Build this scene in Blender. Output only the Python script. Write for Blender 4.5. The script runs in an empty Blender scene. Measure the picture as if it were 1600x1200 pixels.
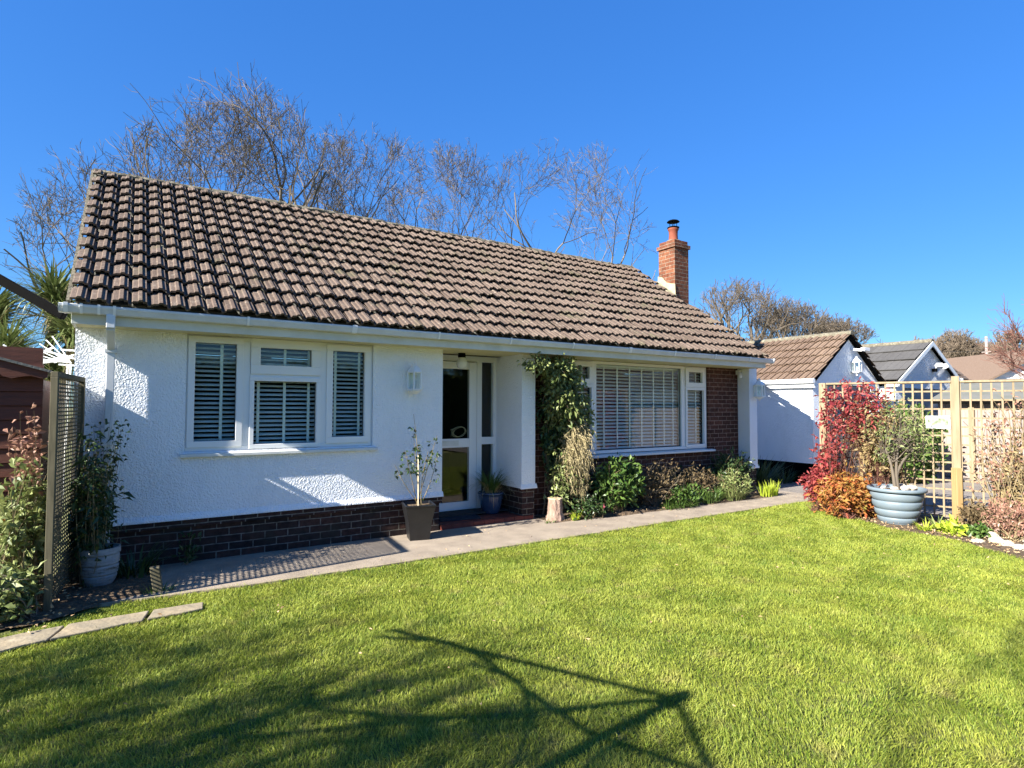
import bpy, math, random
import numpy as np
from mathutils import Vector, Matrix
R = math.radians
scene = bpy.context.scene
COL = scene.collection
# ------------------------------------------------------------------ camera, sky, sun, exposure
F_PX = 914.0; YAW = R(33.22); PITCH = R(2.2); ROLL = R(0.18); EYE = 1.51
fwd = Vector((math.sin(YAW)*math.cos(PITCH), math.cos(YAW)*math.cos(PITCH), math.sin(PITCH)))
rgt = Vector((math.cos(YAW), -math.sin(YAW), 0)); upv = rgt.cross(fwd)
rgt2 = rgt*math.cos(ROLL)+upv*math.sin(ROLL); up2 = upv*math.cos(ROLL)-rgt*math.sin(ROLL)
cd = bpy.data.cameras.new("camera"); cam = bpy.data.objects.new("camera", cd); COL.objects.link(cam)
cam.matrix_world = Matrix(((rgt2.x, up2.x, -fwd.x, 0), (rgt2.y, up2.y, -fwd.y, 0), (rgt2.z, up2.z, -fwd.z, EYE), (0, 0, 0, 1)))
cd.sensor_width = 36; cd.lens = 36*F_PX/1600; cd.clip_start = .05; cd.clip_end = 2000
scene.camera = cam
SUNV = Vector((1, .105, -.60)).normalized()          # direction the light travels
world = bpy.data.worlds.new("World"); scene.world = world; world.use_nodes = True
wn = world.node_tree.nodes; wl = world.node_tree.links
sky = wn.new('ShaderNodeTexSky'); sky.sky_type = 'NISHITA'; sky.sun_disc = False
sky.sun_elevation = math.asin(-SUNV.z); sky.sun_rotation = math.atan2(-SUNV.x, -SUNV.y)
sky.air_density = 1.0; sky.dust_density = .1; sky.ozone_density = 3.5; sky.altitude = 50
hs = wn.new('ShaderNodeHueSaturation'); hs.inputs['Saturation'].default_value = 1.75; hs.inputs['Hue'].default_value = .512
bg = wn['Background']; bg.inputs['Strength'].default_value = .145
gm = wn.new('ShaderNodeGamma'); gm.inputs[1].default_value = .5
wl.new(sky.outputs[0], gm.inputs[0]); wl.new(gm.outputs[0], hs.inputs['Color']); tn = wn.new('ShaderNodeMix'); tn.data_type = 'RGBA'; tn.blend_type = 'MULTIPLY'; tn.inputs[0].default_value = 1; tn.inputs[7].default_value = (.38, .66, .94, 1)
wl.new(hs.outputs[0], tn.inputs[6]); wl.new(tn.outputs[2], bg.inputs['Color'])
sd = bpy.data.lights.new("sun", 'SUN'); sd.energy = 5.0; sd.angle = R(.53); sd.color = (1, .95, .86)
sun = bpy.data.objects.new("sun", sd); COL.objects.link(sun)
sun.rotation_euler = SUNV.to_track_quat('-Z', 'Y').to_euler(); sun.location = (-20, -2, 14)
scene.view_settings.view_transform = 'Standard'; scene.view_settings.look = 'None'
scene.view_settings.exposure = 1.8; scene.view_settings.gamma = 1
scene.cycles.max_bounces = 8; scene.cycles.transparent_max_bounces = 16
scene.cycles.sample_clamp_indirect = 6

# ------------------------------------------------------------------ materials
def mat(name, c1, c2=None, scale=5, rough=.7, bump=0, bscale=40, island=0, spec=.3, transl=0, metal=0, detail=5, c3=None, c3scale=1.5, c3amt=.5, stretch=None, coat=0):
    m = bpy.data.materials.new(name); m.use_nodes = True
    N = m.node_tree.nodes; L = m.node_tree.links; b = N['Principled BSDF']
    b.inputs['Roughness'].default_value = rough; b.inputs['Metallic'].default_value = metal
    b.inputs['Specular IOR Level'].default_value = spec
    if coat: b.inputs['Coat Weight'].default_value = coat
    tc = N.new('ShaderNodeTexCoord'); src = tc.outputs['Object']
    if stretch:
        mp = N.new('ShaderNodeMapping'); mp.inputs['Scale'].default_value = stretch; L.new(src, mp.inputs[0]); src = mp.outputs[0]
    col = None
    if c2 is not None:
        mx = N.new('ShaderNodeMix'); mx.data_type = 'RGBA'
        mx.inputs[6].default_value = (*c1, 1); mx.inputs[7].default_value = (*c2, 1)
        n = N.new('ShaderNodeTexNoise'); n.inputs['Scale'].default_value = scale; n.inputs['Detail'].default_value = detail; n.inputs['Roughness'].default_value = .6
        L.new(src, n.inputs['Vector'])
        r = N.new('ShaderNodeMapRange'); r.inputs[1].default_value = .32; r.inputs[2].default_value = .68; L.new(n.outputs[0], r.inputs[0])
        fac = r.outputs[0]
        if island:
            g = N.new('ShaderNodeNewGeometry'); mm = N.new('ShaderNodeMix'); mm.inputs[0].default_value = island
            L.new(r.outputs[0], mm.inputs[2]); L.new(g.outputs['Random Per Island'], mm.inputs[3]); fac = mm.outputs[0]
        L.new(fac, mx.inputs[0]); col = mx.outputs[2]
        if c3 is not None:
            n3 = N.new('ShaderNodeTexNoise'); n3.inputs['Scale'].default_value = c3scale; n3.inputs['Detail'].default_value = 6; n3.inputs['Roughness'].default_value = .65
            L.new(src, n3.inputs['Vector'])
            r3 = N.new('ShaderNodeMapRange'); r3.inputs[1].default_value = .55; r3.inputs[2].default_value = .72; r3.inputs[4].default_value = c3amt; L.new(n3.outputs[0], r3.inputs[0])
            m3 = N.new('ShaderNodeMix'); m3.data_type = 'RGBA'; m3.inputs[7].default_value = (*c3, 1)
            L.new(r3.outputs[0], m3.inputs[0]); L.new(col, m3.inputs[6]); col = m3.outputs[2]
        L.new(col, b.inputs['Base Color'])
    else:
        b.inputs['Base Color'].default_value = (*c1, 1)
    if bump:
        n2 = N.new('ShaderNodeTexNoise'); n2.inputs['Scale'].default_value = bscale; n2.inputs['Detail'].default_value = 4
        L.new(src, n2.inputs['Vector'])
        bp = N.new('ShaderNodeBump'); bp.inputs['Strength'].default_value = 1; bp.inputs['Distance'].default_value = bump
        L.new(n2.outputs[0], bp.inputs['Height']); L.new(bp.outputs[0], b.inputs['Normal'])
    if transl:
        t = N.new('ShaderNodeBsdfTranslucent'); ms = N.new('ShaderNodeMixShader'); ms.inputs[0].default_value = transl
        if col is not None: L.new(col, t.inputs[0])
        else: t.inputs[0].default_value = (*c1, 1)
        L.new(b.outputs[0], ms.inputs[1]); L.new(t.outputs[0], ms.inputs[2]); L.new(ms.outputs[0], N['Material Output'].inputs[0])
    return m

def brick_mat(name, ca, cb, mortar, cc=None, w=.225, h=.075, msize=.011, bias=0.0, zoff=0., xoff=0.):
    m = bpy.data.materials.new(name); m.use_nodes = True
    N = m.node_tree.nodes; L = m.node_tree.links; b = N['Principled BSDF']; b.inputs['Roughness'].default_value = .85; b.inputs['Specular IOR Level'].default_value = .2
    tc = N.new('ShaderNodeTexCoord'); sp = N.new('ShaderNodeSeparateXYZ'); L.new(tc.outputs['Object'], sp.inputs[0])
    ad = N.new('ShaderNodeMath'); L.new(sp.outputs[0], ad.inputs[0]); L.new(sp.outputs[1], ad.inputs[1])
    ax = N.new('ShaderNodeMath'); ax.inputs[1].default_value = xoff; L.new(ad.outputs[0], ax.inputs[0])
    az = N.new('ShaderNodeMath'); az.inputs[1].default_value = zoff; L.new(sp.outputs[2], az.inputs[0])
    # wobble of the joints
    nz = N.new('ShaderNodeTexNoise'); nz.inputs['Scale'].default_value = 9; L.new(tc.outputs['Object'], nz.inputs['Vector'])
    wz = N.new('ShaderNodeMath'); wz.operation = 'MULTIPLY_ADD'; wz.inputs[1].default_value = .008; L.new(nz.outputs[0], wz.inputs[0]); L.new(az.outputs[0], wz.inputs[2])
    cb3 = N.new('ShaderNodeCombineXYZ'); L.new(ax.outputs[0], cb3.inputs[0]); L.new(wz.outputs[0], cb3.inputs[1])
    br = N.new('ShaderNodeTexBrick'); br.inputs['Scale'].default_value = 1; br.inputs['Brick Width'].default_value = w; br.inputs['Row Height'].default_value = h
    br.inputs['Mortar Size'].default_value = msize/2; br.inputs['Mortar Smooth'].default_value = .15; br.inputs['Bias'].default_value = bias
    br.inputs['Color1'].default_value = (*ca, 1); br.inputs['Color2'].default_value = (*cb, 1); br.inputs['Mortar'].default_value = (*mortar, 1)
    L.new(cb3.outputs[0], br.inputs['Vector'])
    n = N.new('ShaderNodeTexNoise'); n.inputs['Scale'].default_value = 22; n.inputs['Detail'].default_value = 6; L.new(tc.outputs['Object'], n.inputs['Vector'])
    r = N.new('ShaderNodeMapRange'); r.inputs[1].default_value = .3; r.inputs[2].default_value = .7; r.inputs[3].default_value = .6; r.inputs[4].default_value = 1.35; L.new(n.outputs[0], r.inputs[0])
    mu = N.new('ShaderNodeMix'); mu.data_type = 'RGBA'; mu.blend_type = 'MULTIPLY'; mu.inputs[0].default_value = 1
    L.new(br.outputs[0], mu.inputs[6]); L.new(r.outputs[0], mu.inputs[7]); out = mu.outputs[2]
    if cc is not None:
        n3 = N.new('ShaderNodeTexNoise'); n3.inputs['Scale'].default_value = 3.5; n3.inputs['Detail'].default_value = 5; L.new(tc.outputs['Object'], n3.inputs['Vector'])
        r3 = N.new('ShaderNodeMapRange'); r3.inputs[1].default_value = .52; r3.inputs[2].default_value = .7; r3.inputs[4].default_value = .7; L.new(n3.outputs[0], r3.inputs[0])
        m3 = N.new('ShaderNodeMix'); m3.data_type = 'RGBA'; m3.inputs[7].default_value = (*cc, 1); L.new(r3.outputs[0], m3.inputs[0]); L.new(out, m3.inputs[6]); out = m3.outputs[2]
    L.new(out, b.inputs['Base Color'])
    hm = N.new('ShaderNodeMath'); hm.operation = 'MULTIPLY_ADD'; hm.inputs[1].default_value = -1; L.new(br.outputs[1], hm.inputs[0])
    nn = N.new('ShaderNodeMath'); nn.operation = 'MULTIPLY'; nn.inputs[1].default_value = .5; L.new(n.outputs[0], nn.inputs[0]); L.new(nn.outputs[0], hm.inputs[2])
    bp = N.new('ShaderNodeBump'); bp.inputs['Strength'].default_value = 1; bp.inputs['Distance'].default_value = .006; L.new(hm.outputs[0], bp.inputs['Height']); L.new(bp.outputs[0], b.inputs['Normal'])
    return m

def render_mat(name, base, dirt, d=.010, sc=60):
    m = bpy.data.materials.new(name); m.use_nodes = True
    N = m.node_tree.nodes; L = m.node_tree.links; b = N['Principled BSDF']; b.inputs['Roughness'].default_value = .8; b.inputs['Specular IOR Level'].default_value = .25
    tc = N.new('ShaderNodeTexCoord')
    mp = N.new('ShaderNodeMapping'); mp.inputs['Scale'].default_value = (1, 1, .35); L.new(tc.outputs['Object'], mp.inputs[0])
    n = N.new('ShaderNodeTexNoise'); n.inputs['Scale'].default_value = 2.2; n.inputs['Detail'].default_value = 8; n.inputs['Roughness'].default_value = .7; L.new(mp.outputs[0], n.inputs['Vector'])
    r = N.new('ShaderNodeMapRange'); r.inputs[1].default_value = .5; r.inputs[2].default_value = .8; L.new(n.outputs[0], r.inputs[0])
    mx = N.new('ShaderNodeMix'); mx.data_type = 'RGBA'; mx.inputs[6].default_value = (*base, 1); mx.inputs[7].default_value = (*dirt, 1); L.new(r.outputs[0], mx.inputs[0]); L.new(mx.outputs[2], b.inputs['Base Color'])
    v = N.new('ShaderNodeTexVoronoi'); v.inputs['Scale'].default_value = sc; v.feature = 'SMOOTH_F1'; v.inputs['Smoothness'].default_value = .6
    w = N.new('ShaderNodeTexNoise'); w.inputs['Scale'].default_value = 24; w.inputs['Detail'].default_value = 3; L.new(tc.outputs['Object'], w.inputs['Vector'])
    mv = N.new('ShaderNodeMix'); mv.data_type = 'RGBA'; mv.inputs[0].default_value = .06; L.new(tc.outputs['Object'], mv.inputs[6]); L.new(w.outputs[1], mv.inputs[7]); L.new(mv.outputs[2], v.inputs['Vector'])
    n2 = N.new('ShaderNodeTexNoise'); n2.inputs['Scale'].default_value = 70; n2.inputs['Detail'].default_value = 3; L.new(tc.outputs['Object'], n2.inputs['Vector'])
    ma = N.new('ShaderNodeMath'); ma.operation = 'MULTIPLY_ADD'; ma.inputs[1].default_value = .5; L.new(n2.outputs[0], ma.inputs[0]); L.new(v.outputs['Distance'], ma.inputs[2])
    bp = N.new('ShaderNodeBump'); bp.inputs['Strength'].default_value = 1; bp.inputs['Distance'].default_value = d; L.new(ma.outputs[0], bp.inputs['Height']); L.new(bp.outputs[0], b.inputs['Normal'])
    return m

def glass_mat(name='window_glass', tint=(.95, 1, .98), ior=1.55):
    m = bpy.data.materials.new(name); m.use_nodes = True
    N = m.node_tree.nodes; L = m.node_tree.links; N.remove(N['Principled BSDF'])
    fr = N.new('ShaderNodeFresnel'); fr.inputs[0].default_value = ior
    ml = N.new('ShaderNodeMath'); ml.operation = 'MULTIPLY'; ml.inputs[1].default_value = 1.45; ml.use_clamp = True; L.new(fr.outputs[0], ml.inputs[0])
    ge = N.new('ShaderNodeNewGeometry'); iv = N.new('ShaderNodeMath'); iv.operation = 'SUBTRACT'; iv.inputs[0].default_value = 1; L.new(ge.outputs['Backfacing'], iv.inputs[1])
    mb_ = N.new('ShaderNodeMath'); mb_.operation = 'MULTIPLY'; L.new(ml.outputs[0], mb_.inputs[0]); L.new(iv.outputs[0], mb_.inputs[1])
    t = N.new('ShaderNodeBsdfTransparent'); t.inputs[0].default_value = (*[c*.97 for c in tint], 1)
    g = N.new('ShaderNodeBsdfGlossy'); g.inputs['Roughness'].default_value = .01
    ms = N.new('ShaderNodeMixShader'); L.new(mb_.outputs[0], ms.inputs[0]); L.new(t.outputs[0], ms.inputs[1]); L.new(g.outputs[0], ms.inputs[2]); L.new(ms.outputs[0], N['Material Output'].inputs[0])
    return m

def tile_mat(name, a, b_, lich, lam=.85, moss=None):
    m = mat(name, a, b_, scale=14, rough=.9, bump=.004, bscale=90, island=.55, c3=lich, c3scale=26, c3amt=lam, spec=.15)
    if moss is not None:
        N = m.node_tree.nodes; L = m.node_tree.links; b = N['Principled BSDF']
        src = b.inputs['Base Color'].links[0].from_socket
        tc = N.new('ShaderNodeTexCoord'); n = N.new('ShaderNodeTexNoise'); n.inputs['Scale'].default_value = 3; n.inputs['Detail'].default_value = 8; L.new(tc.outputs['Object'], n.inputs['Vector'])
        r = N.new('ShaderNodeMapRange'); r.inputs[1].default_value = .58; r.inputs[2].default_value = .7; r.inputs[4].default_value = .6; L.new(n.outputs[0], r.inputs[0])
        mx = N.new('ShaderNodeMix'); mx.data_type = 'RGBA'; mx.inputs[7].default_value = (*moss, 1); L.new(src, mx.inputs[6]); L.new(r.outputs[0], mx.inputs[0]); L.new(mx.outputs[2], b.inputs['Base Color'])
    return m

M = dict(
    creampaint=mat('cream_fascia_paint', (.66, .66, .60), (.56, .56, .49), scale=5, rough=.5),
    doorshade=mat('shade_grey_door', (.24, .26, .28), (.2, .22, .24), scale=4, rough=.6),  # garage doors toned down to grey, the colour standing in for shade
    render=render_mat('white_render', (.86, .885, .91), (.74, .77, .79)),
    render2=render_mat('grey_white_render', (.74, .75, .75), (.6, .62, .62), d=.02, sc=30),
    plinth=brick_mat('dark_brick', (.022, .016, .016), (.060, .030, .024), (.17, .155, .13), cc=(.035, .034, .026)),
    brick=brick_mat('red_brick', (.060, .026, .018), (.105, .042, .028), (.27, .185, .145)),
    chim=brick_mat('orange_brick', (.13, .045, .024), (.19, .075, .038), (.24, .19, .14), cc=(.07, .042, .026)),
    farbrick=brick_mat('neighbour_brick', (.30, .13, .09), (.38, .18, .12), (.5, .42, .36)),
    tile=tile_mat('roof_tile', (.080, .057, .044), (.150, .112, .088), (.32, .28, .22), .65, (.085, .08, .045)),
    tile2=tile_mat('brown_roof_tile', (.12, .08, .058), (.20, .14, .10), (.34, .28, .22), .5),
    tile3=tile_mat('grey_flat_tile', (.065, .062, .06), (.10, .097, .094), (.18, .17, .165), .4),
    ridge=mat('ridge_tile', (.09, .08, .06), (.20, .18, .13), scale=18, rough=.95, bump=.01, bscale=50, c3=(.34, .32, .25), c3scale=14, c3amt=.8, spec=.1),
    upvc=mat('white_upvc', (.78, .79, .78), rough=.35, spec=.45),
    paint=mat('old_white_paint', (.72, .72, .68), (.60, .61, .56), scale=7, rough=.55, bump=.001, bscale=60),
    gutter=mat('gutter_plastic', (.66, .68, .69), (.56, .58, .58), scale=6, rough=.4, spec=.4),
    soffit=mat('cream_soffit', (.66, .61, .36), (.58, .53, .30), scale=5, rough=.7),
    glass=glass_mat(), gasket=mat('black_gasket', (.015, .015, .016), rough=.5),
    blind=mat('blind_slat', (.84, .83, .80), rough=.5),
    room=mat('unlit_room_black', (.035, .032, .03), rough=.9),
    lead=mat('lead_flashing', (.36, .33, .22), (.26, .24, .15), scale=8, rough=.8, bump=.004, bscale=20),
    terracotta=mat('terracotta', (.23, .065, .035), (.17, .045, .025), scale=9, rough=.8),
    black=mat('black_metal', (.002, .002, .002), (.003, .003, .003), scale=20, rough=.85, spec=.05),
    blackpot=mat('black_plastic', (.005, .005, .006), (.010, .010, .011), scale=8, rough=.42, spec=.5),
    bluepot=mat('blue_glazed_pot', (.02, .045, .10), (.03, .06, .12), scale=6, rough=.25, spec=.6, coat=.4),
    greypot=mat('grey_plastic_pot', (.13, .17, .20), (.16, .195, .22), scale=7, rough=.5, bump=.0008, bscale=120),
    redtile=mat('red_quarry_tile', (.20, .045, .03), (.13, .032, .024), scale=10, rough=.6, bump=.002, bscale=50),
    mat_=mat('doormat_fibre', (.02, .024, .035), (.035, .038, .05), scale=90, rough=1, bump=.006, bscale=300),
    soil=mat('garden_soil', (.055, .036, .022), (.13, .09, .055), scale=14, rough=1, bump=.04, bscale=22, c3=(.26, .19, .11), c3scale=30, c3amt=.8),
    litter=mat('dry_leaf', (.30, .19, .10), (.50, .36, .20), scale=8, rough=.9, island=.9),
    path=mat('path_tarmac', (.215, .175, .135), (.33, .27, .205), scale=3.5, rough=.95, bump=.006, bscale=160, c3=(.36, .31, .26), c3scale=60, c3amt=.6, detail=8),
    drive=mat('driveway_tarmac', (.17, .15, .13), (.24, .21, .185), scale=1.2, rough=.95, bump=.006, bscale=150, c3=(.38, .34, .3), c3scale=50, c3amt=.5, detail=8),
    stone=mat('stepping_stone', (.30, .24, .155), (.19, .165, .12), scale=6, rough=.9, bump=.01, bscale=18, c3=(.42, .36, .26), c3scale=4, c3amt=.6, detail=8),
    rock=mat('pale_rock', (.52, .46, .36), (.34, .29, .23), scale=14, rough=.95, bump=.02, bscale=30, c3=(.62, .56, .46), c3scale=20, c3amt=.6),
    earth=mat('far_ground', (.20, .22, .08), (.28, .26, .13), scale=1.5, rough=1),
    lawnbase=mat('lawn_thatch', (.075, .10, .018), (.14, .145, .035), scale=30, rough=1, bump=.02, bscale=120, c3=(.24, .21, .09), c3scale=9, c3amt=.6),
    timber=mat('trellis_timber', (.21, .155, .09), (.30, .235, .15), scale=3, rough=.85, stretch=(9, 9, .8), c3=(.15, .13, .095), c3scale=2, c3amt=.6),
    timberfresh=mat('fresh_timber', (.30, .19, .075), (.37, .25, .115), scale=3, rough=.8, stretch=(12, 12, .8)),
    greentimber=mat('mossy_timber', (.085, .075, .045), (.15, .13, .08), scale=4, rough=.9, stretch=(9, 9, 1)),
    fence=mat('weathered_board', (.30, .245, .215), (.22, .185, .165), scale=4, rough=.9, stretch=(5, 5, .7), bump=.004, bscale=30),
    felt=mat('roof_felt', (.15, .145, .135), (.115, .12, .10), scale=3, rough=.95, bump=.004, bscale=60),
    shed=mat('shed_stain', (.115, .036, .02), (.07, .024, .014), scale=5, rough=.6, stretch=(1, 1, 10), bump=.002, bscale=25, spec=.35),
    oldpaint=mat('flaking_paint_wood', (.34, .37, .38), (.22, .23, .22), scale=9, rough=.85, stretch=(1, 1, 4), bump=.006, bscale=30, c3=(.10, .08, .06), c3scale=9, c3amt=.8),
    orange=mat('orange_plastic', (.80, .30, .03), (.9, .42, .05), scale=8, rough=.45),
    whiteplastic=mat('white_plastic', (.82, .82, .80), rough=.45),
    bark=mat('grey_bark', (.065, .054, .04), (.19, .155, .115), scale=3, rough=.95, island=.7),
    barkfar=mat('far_bark', (.085, .068, .05), (.15, .12, .09), scale=.5, rough=.95, island=.7),
    barkdark=mat('dark_bark', (.10, .075, .055), (.22, .17, .12), scale=14, rough=.95, bump=.012, bscale=35),
    stumpbark=mat('stump_bark', (.16, .10, .075), (.38, .27, .21), scale=16, rough=1, bump=.03, bscale=26, stretch=(1, 1, .45)),
    cutwood=mat('cut_wood', (.55, .42, .27), (.42, .31, .20), scale=12, rough=.9),
    redbark=mat('reddish_twig', (.10, .04, .03), (.18, .085, .06), scale=3, rough=.9, island=.7),
    stem=mat('green_brown_stem', (.16, .12, .06), (.28, .22, .12), scale=6, rough=.9, island=.6),
    cane=mat('bamboo_cane', (.68, .58, .40), rough=.6),
    grass=mat('grass_blade', (.06, .135, .010), (.45, .47, .08), scale=2.2, rough=.5, island=.6, transl=.35, spec=.25, c3=(.36, .30, .11), c3scale=4.5, c3amt=.6, detail=8),
    lf_green=mat('leaf_green', (.035, .085, .015), (.13, .20, .04), scale=3, rough=.45, island=.8, transl=.25, spec=.45),
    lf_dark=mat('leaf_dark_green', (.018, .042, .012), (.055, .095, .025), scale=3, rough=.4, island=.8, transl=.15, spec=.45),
    lf_olive=mat('leaf_olive', (.07, .11, .025), (.30, .33, .12), scale=3, rough=.5, island=.85, transl=.25, spec=.4),
    lf_red=mat('leaf_crimson', (.17, .014, .028), (.40, .09, .07), scale=5, rough=.5, island=.8, transl=.35, c3=(.52, .07, .12), c3scale=6, c3amt=.7),
    lf_orange=mat('leaf_orange', (.32, .05, .02), (.38, .24, .06), scale=4, rough=.5, island=.8, transl=.35, c3=(.22, .27, .05), c3scale=7, c3amt=.8),
    lf_tan=mat('leaf_tan', (.22, .17, .07), (.44, .32, .16), scale=3, rough=.6, island=.85, transl=.35),
    lf_brown=mat('leaf_brown', (.085, .055, .028), (.20, .15, .075), scale=3, rough=.7, island=.85, transl=.2),
    lf_straw=mat('dry_stalk', (.28, .23, .11), (.46, .38, .22), scale=3, rough=.8, island=.8, transl=.2),
    lf_lime=mat('leaf_lime', (.34, .46, .03), (.56, .62, .08), scale=3, rough=.5, island=.8, transl=.45),
    lf_bronze=mat('leaf_bronze', (.22, .10, .07), (.38, .22, .15), scale=3, rough=.45, island=.8, transl=.2, spec=.5),
    palm=mat('palm_leaf', (.05, .08, .02), (.19, .22, .075), scale=2, rough=.45, island=.8, transl=.2, spec=.45),
    hedge=mat('hedge_core', (.012, .02, .006), rough=1),
    door=mat('porch_lamp_glass', (.72, .74, .72), rough=.25, spec=.5),
    gold=mat('straw_wire', (.55, .45, .28), rough=.5),
    wire=mat('wire', (.03, .03, .03), rough=.6),
)

# ------------------------------------------------------------------ mesh building
class MB:
    def __init__(s): s.v = []; s.f = []; s.n = 0
    def add(s, V, Fs):
        V = np.asarray(V, dtype=np.float64).reshape(-1, 3); s.v.append(V)
        for F in Fs:
            F = np.asarray(F, dtype=np.int64)
            if F.size: s.f.append(F + s.n)
        s.n += len(V); return s
    def hexa(s, P):      # 8 points: bottom 4 ccw, top 4
        return s.add(P, [[[0, 3, 2, 1], [4, 5, 6, 7], [0, 1, 5, 4], [1, 2, 6, 5], [2, 3, 7, 6], [3, 0, 4, 7]]])
    def box(s, x0, y0, z0, x1, y1, z1):
        return s.hexa([(x0, y0, z0), (x1, y0, z0), (x1, y1, z0), (x0, y1, z0), (x0, y0, z1), (x1, y0, z1), (x1, y1, z1), (x0, y1, z1)])
    def bar(s, p, q, w, h, up=(0, 0, 1)):
        p = np.array(p, float); q = np.array(q, float); d = q-p; L = np.linalg.norm(d); d /= L
        u = np.array(up, float); u -= d*(u@d)
        if np.linalg.norm(u) < 1e-6: u = np.array([1., 0, 0]); u -= d*(u@d)
        u /= np.linalg.norm(u); r = np.cross(d, u)
        c = [(-1, -1), (1, -1), (1, 1), (-1, 1)]
        P = [p+r*a*w/2+u*b*h/2 for a, b in c]+[q+r*a*w/2+u*b*h/2 for a, b in c]
        return s.hexa(P)
    def tube(s, pts, rad, n=6, cap=True):
        pts = np.asarray(pts, float); k = len(pts)
        rad = np.full(k, rad, float) if np.isscalar(rad) else np.asarray(rad, float)
        T = np.gradient(pts, axis=0); T /= np.linalg.norm(T, axis=1)[:, None]+1e-12
        ref = np.array([0, 0, 1.]) if abs(T[0][2]) < .9 else np.array([1., 0, 0])
        V = []
        for i in range(k):
            a = np.cross(T[i], ref); a /= np.linalg.norm(a)+1e-12; b = np.cross(T[i], a)
            ref = -np.cross(T[i], a) if False else ref
            th = np.arange(n)*2*np.pi/n
            V.append(pts[i]+rad[i]*(np.cos(th)[:, None]*a+np.sin(th)[:, None]*b))
        V = np.concatenate(V); i = np.arange(k-1)[:, None]*n; j = np.arange(n)[None, :]
        A = i+j; B = i+(j+1) % n
        Q = np.stack([A, B, B+n, A+n], -1).reshape(-1, 4)
        fs = [Q]
        if cap: fs += [[list(range(n))[::-1]], [[(k-1)*n+t for t in range(n)]]]
        return s.add(V, fs)
    def lathe(s, prof, c, n=24, ang=None):
        prof = np.asarray(prof, float); th = np.arange(n)*2*np.pi/n
        V = np.stack([c[0]+prof[:, 0][:, None]*np.cos(th), c[1]+prof[:, 0][:, None]*np.sin(th), np.repeat((c[2]+prof[:, 1])[:, None], n, 1)], -1).reshape(-1, 3)
        k = len(prof); i = np.arange(k-1)[:, None]*n; j = np.arange(n)[None, :]; A = i+j; B = i+(j+1) % n
        return s.add(V, [np.stack([A, B, B+n, A+n], -1).reshape(-1, 4)])
    def prism(s, poly, ext):   # planar polygon (list of 3D) extruded by vector
        P = np.asarray(poly, float); n = len(P); E = np.asarray(ext, float)
        V = np.concatenate([P, P+E]); side = [[i, (i+1) % n, (i+1) % n+n, i+n] for i in range(n)]
        return s.add(V, [[list(range(n))[::-1]], [list(range(n, 2*n))], side])
    def grid(s, x0, x1, y0, y1, z, nx=1, ny=1, fz=None):
        X, Y = np.meshgrid(np.linspace(x0, x1, nx+1), np.linspace(y0, y1, ny+1)); Z = np.full_like(X, z) if fz is None else z+fz(X, Y)
        i = np.arange(ny)[:, None]*(nx+1)+np.arange(nx)[None, :]
        return s.add(np.stack([X, Y, Z], -1).reshape(-1, 3), [np.stack([i, i+1, i+nx+2, i+nx+1], -1).reshape(-1, 4)])
    def build(s, name, material, parent=None, origin=None, smooth=False, bev=0, label=None):
        V = np.concatenate(s.v) if s.v else np.zeros((0, 3))
        o0 = np.array(ORG[parent.name] if parent is not None else (origin or (0, 0, 0)), float)
        V = V-o0
        me = bpy.data.meshes.new(name)
        loops = np.concatenate([f.reshape(-1) for f in s.f]); tot = np.concatenate([np.full(len(f), f.shape[1]) for f in s.f])
        start = np.concatenate([[0], np.cumsum(tot)[:-1]])
        me.vertices.add(len(V)); me.vertices.foreach_set('co', V.astype(np.float32).ravel())
        me.loops.add(len(loops)); me.loops.foreach_set('vertex_index', loops.astype(np.int32))
        me.polygons.add(len(tot)); me.polygons.foreach_set('loop_start', start.astype(np.int32)); me.polygons.foreach_set('loop_total', tot.astype(np.int32))
        me.polygons.foreach_set('use_smooth', np.full(len(tot), bool(smooth)))
        me.update(calc_edges=True); me.validate()
        me.materials.append(material)
        o = bpy.data.objects.new(name, me); COL.objects.link(o)
        if parent is not None:
            o.parent = parent; ORG[o.name] = tuple(o0)
        else:
            o.location = tuple(o0); ORG[o.name] = tuple(o0)
        if bev:
            b = o.modifiers.new('bevel', 'BEVEL'); b.width = bev; b.segments = 2; b.limit_method = 'ANGLE'; b.angle_limit = R(40)
        if label: o['label'] = label
        return o
ORG = {}
def thing(name, label, cat, loc=(0, 0, 0), group=None):
    o = bpy.data.objects.new(name, None); COL.objects.link(o); o.location = loc; o.empty_display_size = .2
    o['label'] = label; o['category'] = cat
    if group: o['group'] = group
    ORG[o.name] = tuple(loc); return o
def tag(o, label, cat, group=None):
    o['label'] = label; o['category'] = cat
    if group: o['group'] = group
    return o
def struct(o): o['kind'] = 'structure'; return o
def copy_thing(src, loc, label, rotz=None):
    r = src.copy(); COL.objects.link(r); r.location = loc; r['label'] = label
    if rotz is not None: r.rotation_euler = (0, 0, rotz)
    for ch in list(src.children):
        c = ch.copy(); COL.objects.link(c); c.parent = r
        for g in list(ch.children):
            d = g.copy(); COL.objects.link(d); d.parent = c
    return r

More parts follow.
